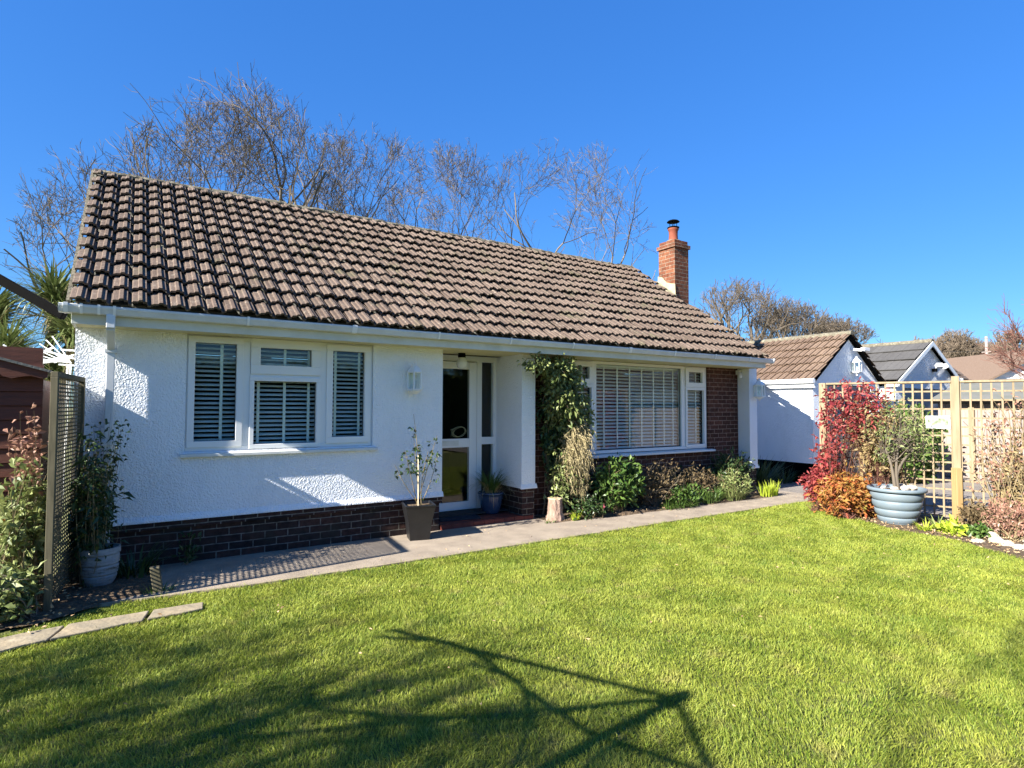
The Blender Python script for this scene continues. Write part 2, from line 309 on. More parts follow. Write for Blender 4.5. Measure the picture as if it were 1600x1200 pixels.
# ------------------------------------------------------------------ foliage helpers
def unit(a): return a/(np.linalg.norm(a, axis=-1, keepdims=True)+1e-9)
def leaves(mb, P, D, L, W, rng, fold=.25, droop=0.):
    """pointed leaves folded on the midrib: P base points, D directions"""
    N = len(P)
    if N == 0: return
    D = unit(D); rv = rng.normal(size=(N, 3)); S = unit(np.cross(D, rv)); U = unit(np.cross(S, D))
    L = (L*rng.uniform(.6, 1.25, N))[:, None]; W = (W*rng.uniform(.7, 1.2, N))[:, None]
    mid = P+D*L*.5+U*W*fold - np.array([0, 0, 1.])*droop*L*.2
    a = mid+S*W*.5; b = mid-S*W*.5; tip = P+D*L-np.array([0, 0, 1.])*droop*L
    m0 = P+D*L*.45-U*W*.05
    V = np.stack([P, a, tip, b, m0], 1).reshape(-1, 3)
    i = np.arange(N)[:, None]*5
    mb.add(V, [np.concatenate([i+[0, 1, 4], i+[1, 2, 4], i+[2, 3, 4], i+[3, 0, 4]])])
def blades(mb, P, A, L, W, rng, lean=.5, curl=.6, seg=4):
    """grass-like strips: P base, A azimuth"""
    N = len(P); L = L*rng.uniform(.6, 1.15, N); W = W*rng.uniform(.7, 1.2, N)
    lean = lean*rng.uniform(.2, 1.2, N); curl = curl*rng.uniform(.3, 1.3, N)
    hd = np.stack([np.cos(A), np.sin(A), 0*A], 1); sd_ = np.stack([-np.sin(A), np.cos(A), 0*A], 1)
    V = []; pos = P.copy(); ang = lean.copy()
    for k in range(seg+1):
        w = (W*(1-(k/seg)**1.6)*.5+.0004)[:, None]
        V += [pos-sd_*w, pos+sd_*w]
        st = (L/seg)[:, None]; pos = pos+st*(hd*np.sin(ang)[:, None]+np.array([0, 0, 1.])*np.cos(ang)[:, None]); ang = ang+curl/seg*1.6
    V = np.stack(V, 1).reshape(-1, 3); n = 2*(seg+1); i = np.arange(N)[:, None]*n
    Fs = np.concatenate([i+[2*k, 2*k+1, 2*k+3, 2*k+2] for k in range(seg)])
    mb.add(V, [Fs])
def bez(p0, p1, p2, n): t = np.linspace(0, 1, n)[:, None]; return (1-t)**2*p0+2*t*(1-t)*p1+t*t*p2
def shrub(stm, lfm, rng, bases, c, rad, ntw, nlf, L, W, r0=.006, start=.35, jit=.035, up=.15, droop=0., shell=.5, side=3, dirmix=.8):
    c = np.array(c, float); rad = np.array(rad, float); bases = np.atleast_2d(np.array(bases, float))
    for i in range(ntw):
        d = unit(rng.normal(size=3)); t = c+rad*d*rng.uniform(shell, 1)**(.7)
        b = bases[rng.integers(len(bases))]+rng.normal(size=3)*[.02, .02, 0]
        m = (b*.5+t*.5)+rng.normal(size=3)*rad*.38+[0, 0, up*np.linalg.norm(t-b)]
        P = bez(b, m, t, 7)
        if stm is not None: stm.tube(P, np.linspace(r0, r0*.3, 7), side, cap=False)
        if lfm is not None and nlf:
            tt = rng.uniform(start, 1, nlf)**.8; idx = tt*6; i0 = np.minimum(idx.astype(int), 5); fr = (idx-i0)[:, None]
            Q = P[i0]*(1-fr)+P[i0+1]*fr; T = P[i0+1]-P[i0]
            leaves(lfm, Q+rng.normal(size=(nlf, 3))*jit, unit(T)+rng.normal(size=(nlf, 3))*dirmix, L, W, rng, droop=droop)

def fork_tree(rng, base, trunk_h, stems, env, depth, L0, r0, ratio=.83, rmin=.005, trop=.05, ang=(.30, .62), nchild=2.3, sides=3):
    """repeatedly forking bare tree kept inside an ellipsoid envelope; stems = initial directions"""
    tr = MB(); cr = MB(); base = np.array(base, float); ec, er = np.array(env[0], float), np.array(env[1], float)
    top = base+[0, 0, trunk_h]; tr.tube([base, (base+top)/2+rng.normal(size=3)*[.04, .04, 0], top], [r0*1.3, r0, r0*.9], 8)
    stack = [(top-[0, 0, trunk_h*.12*i/max(1, len(stems))], unit(np.array(d, float)), L0, r0*.62, 0) for i, d in enumerate(stems)]
    while stack:
        p, d, L, r, k = stack.pop(); L_ = L*rng.uniform(.7, 1.25); ns = 5 if k < 4 else 4
        pts = [p]; dd = d.copy()
        for q in range(ns-1):
            dd = unit(dd+rng.normal(size=3)*.13+np.array([0, 0, trop])); pts.append(pts[-1]+dd*L_/(ns-1))
        pts = np.array(pts); r1 = max(r*.72, rmin); rr = np.linspace(r, r1, ns); e = pts[-1]
        last = k >= depth
        if last: rr = np.linspace(r, rmin*.5, ns)
        (tr if k < 2 else cr).tube(pts, rr, 5 if k < 3 else sides, cap=False)
        if k > 1 and rng.random() < .75:      # side twig
            q = pts[rng.integers(1, ns-1)]; td = unit(dd+unit(rng.normal(size=3))*1.0); tl = L_*rng.uniform(.35, .8); cr.tube([q, q+td*tl*.5+rng.normal(size=3)*.02, q+td*tl+[0, 0, tl*.12]], [max(r1*.5, rmin), rmin, rmin*.5], 3, cap=False)
        out = (((e-ec)/er)**2).sum()
        if last or out > 1.0+.35*rng.random(): continue
        n = 2+(rng.random() < nchild-2)
        a0 = unit(np.cross(dd, rng.normal(size=3)))
        for c in range(n):
            th = c*2*math.pi/n+rng.normal()*.4; ax = a0*math.cos(th)+np.cross(dd, a0)*math.sin(th)
            a = rng.uniform(*ang)*(.55 if c == 0 else 1.15); stack.append((e, unit(dd*math.cos(a)+ax*math.sin(a)), L*ratio*(1 if c == 0 else .88), max(r1*(.92 if c == 0 else .74), rmin), k+1))
    return tr, cr
def bare_tree(rng, base, targets, trunk_h, r0, tw=(26, 9), twl=(.9, .4), rmin=.005, spread=.55, sides=3, wob=.06):
    """trunk, main limbs to target tips, side branches and twigs"""
    tr = MB(); cr = MB(); base = np.array(base, float)
    top = base+[0, 0, trunk_h]
    tr.tube([base, base*.5+top*.5+rng.normal(size=3)*[.05, .05, 0], top], [r0*1.25, r0, r0*.9], 8)
    for t in targets:
        t = np.array(t, float); L = np.linalg.norm(t-top)
        m = top+(t-top)*.45+np.array([0, 0, -.04*L])+rng.normal(size=3)*L*.05
        n = 14; P = bez(top-[0, 0, trunk_h*.1*rng.random()], m, t, n); W = np.cumsum(rng.normal(size=(n, 3))*L*wob/4, axis=0); W -= W[0]; P = P+W*np.linspace(0, 1, n)[:, None]
        rr = np.linspace(1, .05, n)**1.1*r0*.55+rmin; tr.tube(P, rr, 5, cap=False)
        grow(cr, rng, P, rr, L, tw, twl, rmin, spread, sides, 0)
    return tr, cr
def grow(cr, rng, P, rr, L, tw, twl, rmin, spread, sides, lev):
    n = len(P); cnt = tw[lev]
    for _ in range(cnt):
        u = rng.uniform(.22, .98)**.9 if lev == 0 else rng.uniform(.12, .9); k = u*(n-1); i = min(int(k), n-2); f = k-i
        p = P[i]*(1-f)+P[i+1]*f; T = unit(P[i+1]-P[i]); r = (rr[i]*(1-f)+rr[i+1]*f)
        d = unit(T+unit(rng.normal(size=3))*spread*rng.uniform(.6, 1.5)+np.array([0, 0, .12]))
        l = min(L*(.34 if lev == 0 else .5)*(1.1-u)*rng.uniform(.5, 1.2), 1.9) if lev < len(tw)-1 else twl[0]*rng.uniform(.35, 1)*(1 if len(tw) > 1 else 1)
        l = max(l, .25)
        ns = 6; S = p+np.outer(np.linspace(0, 1, ns), d*l)+np.outer(np.linspace(0, 1, ns)**2, np.array([0, 0, .05*l]))
        W = np.cumsum(rng.normal(size=(ns, 3))*l*.035, axis=0); W -= W[0]; S = S+W
        q = np.linspace(1, .0, ns)*max(r*.5-rmin, rmin*.3)+rmin*.8
        cr.tube(S, q, sides, cap=False)
        if lev < len(tw)-1: grow(cr, rng, S, q, l, tw, twl, rmin, spread, sides, lev+1)

# ================================================================== GROUND
rg = np.random.default_rng(7)
struct(MB().grid(-400, 600, -400, 600, -.06, 8, 8).build('ground', M['earth']))
struct(MB().grid(-6, 10.2, -3, 5.6, -.012, 40, 30).build('lawn_soil', M['lawnbase']))
# tarmac path in front of the house, with a slightly ragged edge
def edge_strip(name, pts_a, pts_b, z, m, jit, n=90, rng=rg):
    a = np.array([np.interp(np.linspace(0, 1, n), np.linspace(0, 1, len(pts_a)), [p[k] for p in pts_a]) for k in (0, 1)]).T
    b = np.array([np.interp(np.linspace(0, 1, n), np.linspace(0, 1, len(pts_b)), [p[k] for p in pts_b]) for k in (0, 1)]).T
    a = a+rng.normal(size=a.shape)*jit; b = b+rng.normal(size=b.shape)*jit
    V = np.concatenate([np.c_[a, np.full(n, z)], np.c_[b, np.full(n, z)], np.c_[a, np.full(n, z-.06)], np.c_[b, np.full(n, z-.06)]])
    i = np.arange(n-1)[:, None]; F = np.concatenate([i+[0, 1, n+1, n], i+[2*n, 2*n+1, 1, 0], i+[n, n+1, 3*n+1, 3*n]])
    return struct(MB().add(V, [F]).build(name, m))
edge_strip('path', [(-.6, 5.50), (1, 5.38), (3, 5.36), (6, 5.36), (8, 5.35), (9.3, 5.33), (9.9, 5.6)], [(-.6, 6.6), (9.9, 6.6)], .004, M['path'], .010)
edge_strip('path_edging', [(-.5, 5.475), (1, 5.352), (3, 5.332), (6, 5.332), (8, 5.322), (9.2, 5.305)], [(-.5, 5.50), (1, 5.38), (3, 5.36), (6, 5.36), (8, 5.35), (9.2, 5.33)], .010, M['stone'], .004)
struct(MB().grid(9.2, 40, -12, 30, 0, 20, 20).build('driveway', M['drive']))
# planting beds
def bed(name, poly, z, seed, amp=.03):
    rng = np.random.default_rng(seed); poly = np.array(poly, float); c = poly.mean(0); mb = MB()
    n = len(poly); rings = 6; V = []
    for r in range(rings):
        s = 1-r/rings*.98
        for p in poly: q = c+(p-c)*s; V.append((q[0]+rng.normal()*.012, q[1]+rng.normal()*.012, z+(.0 if r == 0 else amp*(.4+rng.random()))))
    V = np.array(V); i = np.arange(rings-1)[:, None]*n; j = np.arange(n)[None]; A = i+j; B = i+(j+1) % n
    mb.add(V, [np.stack([A, B, B+n, A+n], -1).reshape(-1, 4), [[(rings-1)*n+t for t in range(n)]]])
    return struct(mb.build(name, M['soil'], smooth=True))
def dense(poly, step=.15):
    out = []
    for a, b in zip(poly, poly[1:]+poly[:1]):
        k = max(1, int(math.dist(a, b)/step)); out += [(a[0]+(b[0]-a[0])*t/k, a[1]+(b[1]-a[1])*t/k) for t in range(k)]
    return out
bed('flower_bed', dense([(4.62, 6.10), (5.6, 5.98), (7, 5.95), (9.1, 5.9), (9.6, 6.0), (9.9, 7.2), (9.5, 7.2), (9.4, 6.66), (4.62, 6.66)]), .002, 3)
bed('trellis_bed', dense([(9.15, 5.25), (8.86, 4.85), (8.45, 4.28), (7.99, 3.55), (8.02, 3.2), (7.95, 2.85), (7.55, 2.3), (7.2, 1.6), (9.9, 1.2), (9.8, 2.6), (9.5, 3.6), (9.1, 5.2)]), -.02, 4)
bed('corner_bed', dense([(-1.6, 4.95), (-.5, 5.22), (.0, 5.52), (.25, 5.62), (.28, 6.42), (-2.2, 6.42), (-2.2, 5)]), .006, 5, .02)
LIT = MB(); n = 420
def scatter_leaves(mb, n, x0, x1, y0, y1, z, L, rng, ok=lambda x, y: True):
    P = []
    while len(P) < n:
        x, y = rng.uniform(x0, x1), rng.uniform(y0, y1)
        if ok(x, y): P.append((x, y, z+rng.uniform(0, .03)))
    P = np.array(P); D = rng.normal(size=(n, 3)); D[:, 2] *= .35
    leaves(mb, P, D, L, L*.5, rng, fold=.35)
LAWN_EDGE = [(1.0, 7.6), (2.3, 7.62), (2.85, 8.0), (3.2, 8.02), (3.55, 7.97), (4.28, 8.44), (4.85, 8.86), (5.33, 9.25)]
def lawn_xmax(y): return np.interp(y, [a for a, b in LAWN_EDGE], [b for a, b in LAWN_EDGE])
scatter_leaves(LIT, 900, 7.5, 9.6, 1.6, 5.1, .01, .035, rg, lambda x, y: lawn_xmax(y)-.06 < x < lawn_xmax(y)+1.1)
scatter_leaves(LIT, 70, -1, 7.5, 1.6, 5.2, .012, .03, rg)
scatter_leaves(LIT, 60, 0, 9.5, 5.4, 6.1, .006, .025, rg)
scatter_leaves(LIT, 260, -1.6, -.3, 4.95, 6.2, .03, .035, rg)
scatter_leaves(LIT, 160, 4.7, 9.4, 5.95, 6.4, .03, .03, rg)
o = LIT.build('leaf_litter', M['litter']); o['kind'] = 'stuff'
for i, (poly, lab) in enumerate((([(-.98, 4.62), (-.40, 4.79), (-.33, 5.04), (-.95, 4.94)], 'grey flat stepping stone at the lower left edge of the lawn'),
                                ([(-.38, 4.79), (.12, 4.86), (.16, 5.06), (-.31, 5.05)], 'buff stepping stone between the two others in the lawn edge'),
                                ([(.15, 4.87), (.50, 4.90), (.50, 5.06), (.19, 5.07)], 'buff stepping stone nearest the path, end of the short row'))):
    P = dense([tuple(p) for p in poly], .09); P = [(x+rg.normal()*.006, y+rg.normal()*.006, .0) for x, y in P]
    tag(MB().prism(P, (0, 0, .018)).build('stepping_stone', M['stone'], bev=.006), lab, 'stepping stone', 'stepping stones at the lawn edge')

# ---- grass
def make_grass():
    rng = np.random.default_rng(11); N = 1150000
    # sample in polar coordinates about the viewer's spot so near turf gets more blades
    r = rng.uniform(1.6, 10.8, N)**1.0; a = rng.uniform(R(-12), R(80), N)
    x = r*np.sin(a); y = r*np.cos(a)
    yedge = np.interp(x, [-1.6, -.6, 0, .25, 1, 3, 6, 9.3], [4.9, 5.1, 5.42, 5.44, 5.36, 5.345, 5.345, 5.31])+rng.normal(size=N)*.012
    ok = (y < yedge) & (x < lawn_xmax(y)+rng.normal(size=N)*.03) & (y > .6) & (x > -1.9)
    ok &= ~((x > -.97) & (x < .49) & (y > 4.62+.17*np.clip((x+.97)/.6, 0, 1)+.09*np.clip((x+.37)/.5, 0, 1)+.02) & (y < 4.955+.1*np.clip((x+.97)/.6, 0, 1)))
    keep = rng.random(N) < np.clip(r/5.0, .38, 1)
    ok &= keep
    x, y, r = x[ok], y[ok], r[ok]; n = len(x)
    patch = np.sin(x*2.3+1.1*np.sin(y*1.7))*np.sin(y*2.9+.8*np.sin(x*2.1))
    fine = np.sin(x*9+2*np.sin(y*7))*np.sin(y*11+1.7*np.sin(x*8))
    L = (.023+.005*patch+.007*fine)*rng.uniform(.5, 1.4, n); L *= np.where(rng.random(n) < .02, 1.6, 1)
    near_edge = np.exp(-((y-np.interp(x, [-1.6, 0, 9.3], [4.95, 5.44, 5.31]))/.09)**2); L *= 1+.45*near_edge
    W = (.0021+.00042*r)*rng.uniform(.6, 1.4, n)
    A = 3*np.sin(x*3.1+2*np.sin(y*2.3))+2.5*np.sin(y*4.1+1.5*np.sin(x*3.7))+rng.normal(size=n)*1.3; lean = np.abs(rng.normal(size=n))*.5+.35+.25*fine
    hd = np.stack([np.cos(A), np.sin(A), 0*A], 1); tw = rng.uniform(0, np.pi, n); sd_ = np.stack([np.cos(tw), np.sin(tw), 0*A], 1)
    P = np.stack([x, y, np.full(n, -.012)], 1)
    m = P+hd*(L*np.sin(lean)*.5)[:, None]; m[:, 2] += L*np.cos(lean)*.55+.006
    t = P+hd*(L*np.sin(lean)*1.25)[:, None]; t[:, 2] += L*np.cos(lean)*.95+.006
    w = (W*.5)[:, None]
    V = np.stack([P-sd_*w, P+sd_*w, m+sd_*w*.8, m-sd_*w*.8, t], 1).reshape(-1, 3)
    i = np.arange(n)[:, None]*5
    mb = MB(); mb.add(V, [i+[0, 1, 2, 3], i+[3, 2, 4]])
    o = mb.build('grass', M['grass']); o['kind'] = 'stuff'; return o
make_grass()

# ================================================================== BUNGALOW
WY = 6.45; BY = 6.69; XL = -.41; XR = 9.54; ZS = 2.21
bun = thing('bungalow', 'white rendered bungalow with a brown tiled roof, white windows and a brick chimney', 'bungalow', (4.5, 6.45, 0))
# white walls (front left block with window opening, porch returns, pillars, gable walls)
w = MB(); T = .27
w.box(XL, WY, .42, .46, WY+T, ZS); w.box(2.33, WY, .42, 3.21, WY+T, ZS); w.box(.46, WY, .42, 2.33, WY+T, 1.06)
w.box(XL, WY+T, .42, XL+T, 10.9, ZS)                                     # left gable wall
w.box(2.94, WY+T, .1, 3.21, 7.12, ZS)                                     # porch return, left
w.box(4.38, WY, .42, 4.60, 7.12, ZS)                                      # porch pillar and right return
w.box(9.32, WY, .42, XR, 6.96, ZS)                                        # end pillar
w.box(8.98, 6.96, .0, 9.2, 10.9, ZS); w.box(XL+T, 10.63, 0, 8.98, 10.9, ZS)
w.box(3.21, 7.13, 2.22, 4.38, 7.35, 2.5)
w.prism([(XL+.02, 6.5, ZS), (XL+.02, 10.9, ZS), (XL+.02, 8.8, 4.2)], (.2, 0, 0))
w.prism([(8.7, 6.9, ZS), (8.7, 10.7, ZS), (8.7, 8.8, 4.1)], (.12, 0, 0))
w.build('wall', M['render'], bun)
# bell-cast drip at the foot of the render
for x0, x1, y0, y1 in ((XL-.012, 3.222, WY-.022, WY+.01), (4.36, 4.622, WY-.022, WY+.01), (9.30, XR+.02, WY-.022, WY+.01)):
    MB().prism([(x0, y1, .42), (x0, y0, .416), (x0, y0, .432), (x0, y1-.012, .475), (x0, y1, .475)], (x1-x0, 0, 0)).build('drip_edge', M['render'], bun)
p = MB(); p.prism([(XL+.03, WY+.03, -.05), (3.19, WY+.03, -.05), (3.19, WY+T, -.05), (XL+T, WY+T, -.05), (XL+T, 10.9, -.05), (XL+.03, 10.9, -.05)], (0, 0, .468)); p.build('plinth', M['plinth'], bun)
MB().box(XL-.002, WY-.002, .343, 3.215, WY+.029, .416).build('brick_ledge', M['plinth'], bun)
MB().box(4.40, WY+.02, -.05, 4.60, 7.1, .418).build('plinth', M['plinth'], bun); MB().box(9.33, WY+.02, -.05, XR-.02, 6.94, .418).build('plinth', M['plinth'], bun)
b = MB(); b.box(4.601, BY, -.05, 5.30, BY+.25, ZS); b.box(8.48, BY, -.05, 9.319, BY+.25, ZS); b.box(5.30, BY, -.05, 8.48, BY+.25, .76)
b.build('brick_wall', M['brick'], bun)
# room behind the windows, its unlit darkness painted into the lining
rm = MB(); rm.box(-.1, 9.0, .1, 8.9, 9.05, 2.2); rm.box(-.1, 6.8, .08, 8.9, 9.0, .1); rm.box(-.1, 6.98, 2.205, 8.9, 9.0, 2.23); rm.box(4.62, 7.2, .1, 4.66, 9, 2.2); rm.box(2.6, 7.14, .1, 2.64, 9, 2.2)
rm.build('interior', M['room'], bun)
# soffit, fascia, eaves
FY = 6.13
s = MB(); s.box(XL, FY+.02, 2.205, 9.33, WY-.001, 2.23); s.box(3.212, WY, 2.21, 4.379, 7.12, 2.235); s.box(4.601, WY, 2.21, 9.319, BY-.001, 2.235); s.box(XL, WY+.002, 2.212, 9.2, 6.9, 2.24)
s.build('soffit', M['soffit'], bun)
f = MB(); f.box(XL-.01, FY, 2.198, 9.33, FY+.019, 2.34); f.box(XL-.012, FY+.02, 2.2, XL+.012, WY, 2.36); f.box(9.318, FY+.02, 2.2, 9.34, WY+.2, 2.36)
f.build('fascia', M['creampaint'], bun, bev=.002)
# gutter: ogee-like channel
gx0, gx1 = -.50, 9.46; prof = [(6.125, 2.362), (6.125, 2.262), (6.115, 2.255), (6.06, 2.255), (6.045, 2.262), (6.03, 2.30), (6.018, 2.325), (6.018, 2.352), (6.012, 2.356), (6.004, 2.348), (6.006, 2.322), (6.018, 2.298), (6.035, 2.252), (6.056, 2.244), (6.122, 2.244), (6.1285, 2.25), (6.1285, 2.362)]
GS = lambda y, z: (6.1285-(6.1285-y)*.80, 2.358-(2.362-z)*.66)
g = MB(); g.prism([(gx0, *GS(y, z)) for y, z in prof], (gx1-gx0, 0, 0)); 
for x in (gx0-.004, gx1): g.prism([(x, *GS(y, z)) for y, z in [(6.127, 2.36), (6.127, 2.246), (6.05, 2.246), (6.03, 2.258), (6.012, 2.3), (6.006, 2.355)]], (.004, 0, 0))
gt = g.build('gutter', M['gutter'], bun, smooth=False)
for x, ww in ((-.47, .03), (-.36, .02), (-.24, .02), (-.13, .02), (.93, .02), (1.95, .05), (2.95, .02), (3.93, .02), (4.92, .02), (5.95, .05), (6.9, .02), (7.85, .02), (8.75, .02), (9.42, .03)):
    c = MB(); c.prism([(x, GS(y, z)[0]+(-.006 if y < 6.1 else 0), GS(y, z)[1]+(-.004 if z < 2.3 else .004)) for y, z in [(6.128, 2.248), (6.056, 2.242), (6.033, 2.250), (6.015, 2.298), (6.003, 2.322), (6.001, 2.356), (6.014, 2.360), (6.028, 2.352), (6.02, 2.30), (6.05, 2.258), (6.128, 2.258)]], (ww, 0, 0))
    c.build('gutter_clip', M['whiteplastic'], gt)
# downpipe with swan neck
dp = MB(); px, py = -.145, 6.385
dp.box(px-.033, 6.045, 2.17, px+.033, 6.11, 2.285); dp.bar((px, 6.078, 2.18), (px, py, 2.02), .06, .06, (0, 1, .3)); dp.box(px-.032, py-.032, .10, px+.032, py+.032, 2.03)
dpo = dp.build('downpipe', M['gutter'], bun, bev=.006)
for z in (1.98, 1.15, .55): MB().box(px-.048, py-.040, z, px+.048, WY-.001, z+.045).build('pipe_clip', M['gutter'], dpo, bev=.004)

# ---- roof tiles: profiled interlocking tiles laid course by course
def tiled_roof(eave0, eave1, ridge0, ridge1, ncol, nrow, mname, rng, prof, lift=.044, thick=.020, jit=.004):
    """four corners (eave left/right, ridge left/right); each tile is its own island"""
    e0, e1, r0, r1 = [np.array(a, float) for a in (eave0, eave1, ridge0, ridge1)]
    nrm = np.cross(e1-e0, r0-e0); nrm /= np.linalg.norm(nrm)
    if nrm[2] < 0: nrm = -nrm
    mb = MB(); u = np.array([a for a, h in prof]); h = np.array([b for a, b in prof]); k = len(u)
    wid = np.linalg.norm(e1-e0)/ncol
    for r in range(nrow):
        v0 = r/nrow; v1 = (r+1)/nrow+.04/nrow
        Lrow = (e0+(r0-e0)*v0); Rrow = (e1+(r1-e1)*v0); nc = int(round(np.linalg.norm(Rrow-Lrow)/wid))
        end = np.linalg.norm(Rrow-Lrow)/wid
        for c in range(int(math.ceil(end-.3))):
            x0, x1 = c/end, min((c+1)/end, 1.0+.12/end)
            dv = rng.normal()*.012/nrow; dh = rng.normal()*jit; tw = rng.normal()*jit*.6
            U = x0+(x1-x0)*u
            def at(v, lf):
                a = e0+(r0-e0)*v; b_ = e1+(r1-e1)*v
                # keep columns parallel to the left verge
                base = a+(Rrow-Lrow)*U[:, None]
                return base+nrm*(h+lf+dh+tw*(u-.5))[:, None]
            F = at(v0+dv, lift); B = at(min(v1, 1), 0.0); D = F-nrm*thick
            D = D.copy(); D2 = B-nrm*(thick*.5)
            V = np.concatenate([F, B, D]); i = np.arange(k-1)[:, None]
            mb.add(V, [i+[0, 1, k+1, k], i+[2*k, 2*k+1, 1, 0], [[0, k, 2*k]], [[k-1, 3*k-1, 2*k-1]]])
    return mb
prof = [(0, .022), (.03, .026), (.07, .027), (.14, .028), (.17, .042), (.26, .044), (.29, .030), (.37, .029), (.385, .0), (.46, -.008), (.475, .016), (.5, .026), (.53, .027), (.62, .028), (.65, .042), (.73, .044), (.76, .030), (.85, .029), (.865, .0), (.935, -.008), (.95, .008), (1.0, .010)]
e0, e1, q0, q1 = (-.43, 6.05, 2.350), (9.27, 6.05, 2.350), (-.43, 8.92, 4.44), (8.86, 8.92, 4.44)
roof = tiled_roof(e0, e1, q0, q1, 33, 13, 'tile', np.random.default_rng(5), prof).build('roof', M['tile'], bun)
bk = MB(); bk.hexa([(-.40, 6.2, 2.36), (9.2, 6.2, 2.36), (8.80, 8.92, 4.36), (-.40, 8.92, 4.36), (-.40, 6.2, 2.40), (9.2, 6.2, 2.40), (8.80, 8.92, 4.41), (-.40, 8.92, 4.41)])
bk.hexa([(-.40, 8.93, 4.36), (8.80, 8.93, 4.36), (9.2, 11.2, 2.6), (-.40, 11.2, 2.6), (-.43, 8.93, 4.44), (8.83, 8.93, 4.44), (9.23, 11.2, 2.68), (-.43, 11.2, 2.68)])
bk.build('roof_deck', M['felt'], roof)
# verge mortar and under-cloak on the left
MB().bar((-.44, 6.06, 2.36), (-.44, 8.90, 4.425), .03, .05, (0, -.6, .8)).build('verge', M['ridge'], roof); MB().bar((9.24, 6.1, 2.36), (8.83, 8.90, 4.41), .03, .04, (0, -.6, .8)).build('verge', M['ridge'], roof)
rd = MB(); rng = np.random.default_rng(8); x = -.44
while x < 8.84:
    L = min(.33, 8.88-x); z = 4.425+rng.normal()*.006; th = np.linspace(-.15, math.pi+.15, 9); rr = .085+rng.normal()*.003
    ring = lambda X, k: [(X, 8.93-k*math.cos(t), z+k*.72*math.sin(t)) for t in th]
    for (a, b_, k0, k1) in ((x, x+L-.012, rr, rr+.006),):
        A = ring(a, k0)+ring(b_, k1)+ring(b_, k1-.016)
        i = np.arange(8)[:, None]; rd.add(A, [i+[0, 9, 10, 1], i+[9, 18, 19, 10]])
    x += L
rd.build('ridge_tiles', M['ridge'], roof)
mo = MB(); mo.tube(np.c_[np.linspace(-.42, 8.84, 120), 8.85+rg.normal(size=120)*.006, 4.43+rg.normal(size=120)*.008], .026+rg.random(120)*.012, 6); mo.build('ridge_mortar', M['ridge'], roof)

# ---- chimney
ch = MB(); ch.box(9.02, 7.88, 0, 9.43, 8.30, 4.74); ch.box(8.99, 7.85, 4.70, 9.46, 8.33, 4.775); ch.box(9.03, 7.89, 4.775, 9.42, 8.29, 4.86)
cho = ch.build('chimney', M['chim'], bun, bev=.004)
fl = MB(); fl.prism([(9.02-.006, 7.86, 3.72), (9.02-.006, 8.32, 3.98), (9.02-.006, 8.32, 4.18), (9.02-.006, 8.2, 4.14), (9.02-.006, 8.1, 4.02), (9.02-.006, 7.98, 3.98), (9.02-.006, 7.87, 3.95)], (.005, 0, 0))
fl.prism([(8.86, 7.84, 3.70), (9.018, 7.84, 3.70), (9.018, 8.34, 4.06), (8.93, 8.34, 4.06)], (0, -.01, .02)); fl.build('flashing', M['lead'], cho)
cc = (9.225, 8.09, 0)
MB().lathe([(.16, 4.86), (.13, 4.90), (.10, 4.905), (.0, 4.905)], cc, 16).build('flaunching', M['ridge'], cho, smooth=True)
MB().lathe([(.098, 4.89), (.092, 4.93), (.086, 5.02), (.092, 5.10), (.108, 5.12), (.110, 5.15), (.096, 5.155), (.085, 5.15), (.08, 5.0)], cc, 24).build('chimney_pot', M['terracotta'], cho, smooth=True)
cw = MB(); cw.lathe([(.04, 5.15), (.118, 5.152), (.122, 5.172), (.09, 5.185), (.05, 5.19)], cc, 24); cw.lathe([(.0, 5.335), (.05, 5.33), (.10, 5.312), (.128, 5.288), (.126, 5.282), (.06, 5.29), (0, 5.29)], cc, 24)
for a in range(4): cw.bar((cc[0]+.07*math.cos(a*1.57+.5), cc[1]+.07*math.sin(a*1.57+.5), 5.17), (cc[0]+.07*math.cos(a*1.57+.5), cc[1]+.07*math.sin(a*1.57+.5), 5.30), .012, .004)
cw.build('cowl', M['black'], cho, smooth=True)

# ---- windows
def frame_rect(mb, x0, x1, z0, z1, y, w, dpt):
    mb.box(x0, y, z0, x1, y+dpt, z0+w); mb.box(x0, y, z1-w, x1, y+dpt, z1); mb.box(x0, y, z0+w, x0+w, y+dpt, z1-w); mb.box(x1-w, y, z0+w, x1, y+dpt, z1-w)
def blind(parent, x0, x1, z0, z1, y, pitch, tilt, tapes, rng, depth=.05):
    mb = MB(); z = z0+.02; t = tilt
    while z < z1-.01:
        tt = t+rng.normal()*.02; dy, dz = math.cos(tt)*depth/2, math.sin(tt)*depth/2; sag = rng.normal()*.0012
        mb.hexa([(x0, y-dy, z-dz+sag), (x1, y-dy, z-dz-sag), (x1, y+dy, z+dz-sag), (x0, y+dy, z+dz+sag), (x0, y-dy, z-dz+.003+sag), (x1, y-dy, z-dz+.003-sag), (x1, y+dy, z+dz+.003-sag), (x0, y+dy, z+dz+.003+sag)])
        z += pitch
    for tx in tapes: mb.box(tx-.014, y-depth/2-.004, z0, tx+.014, y-depth/2-.003, z1)
    mb.box(x0, y-.03, z1-.012, x1, y+.03, z1+.02)
    return mb.build('blind', M['blind'], parent)
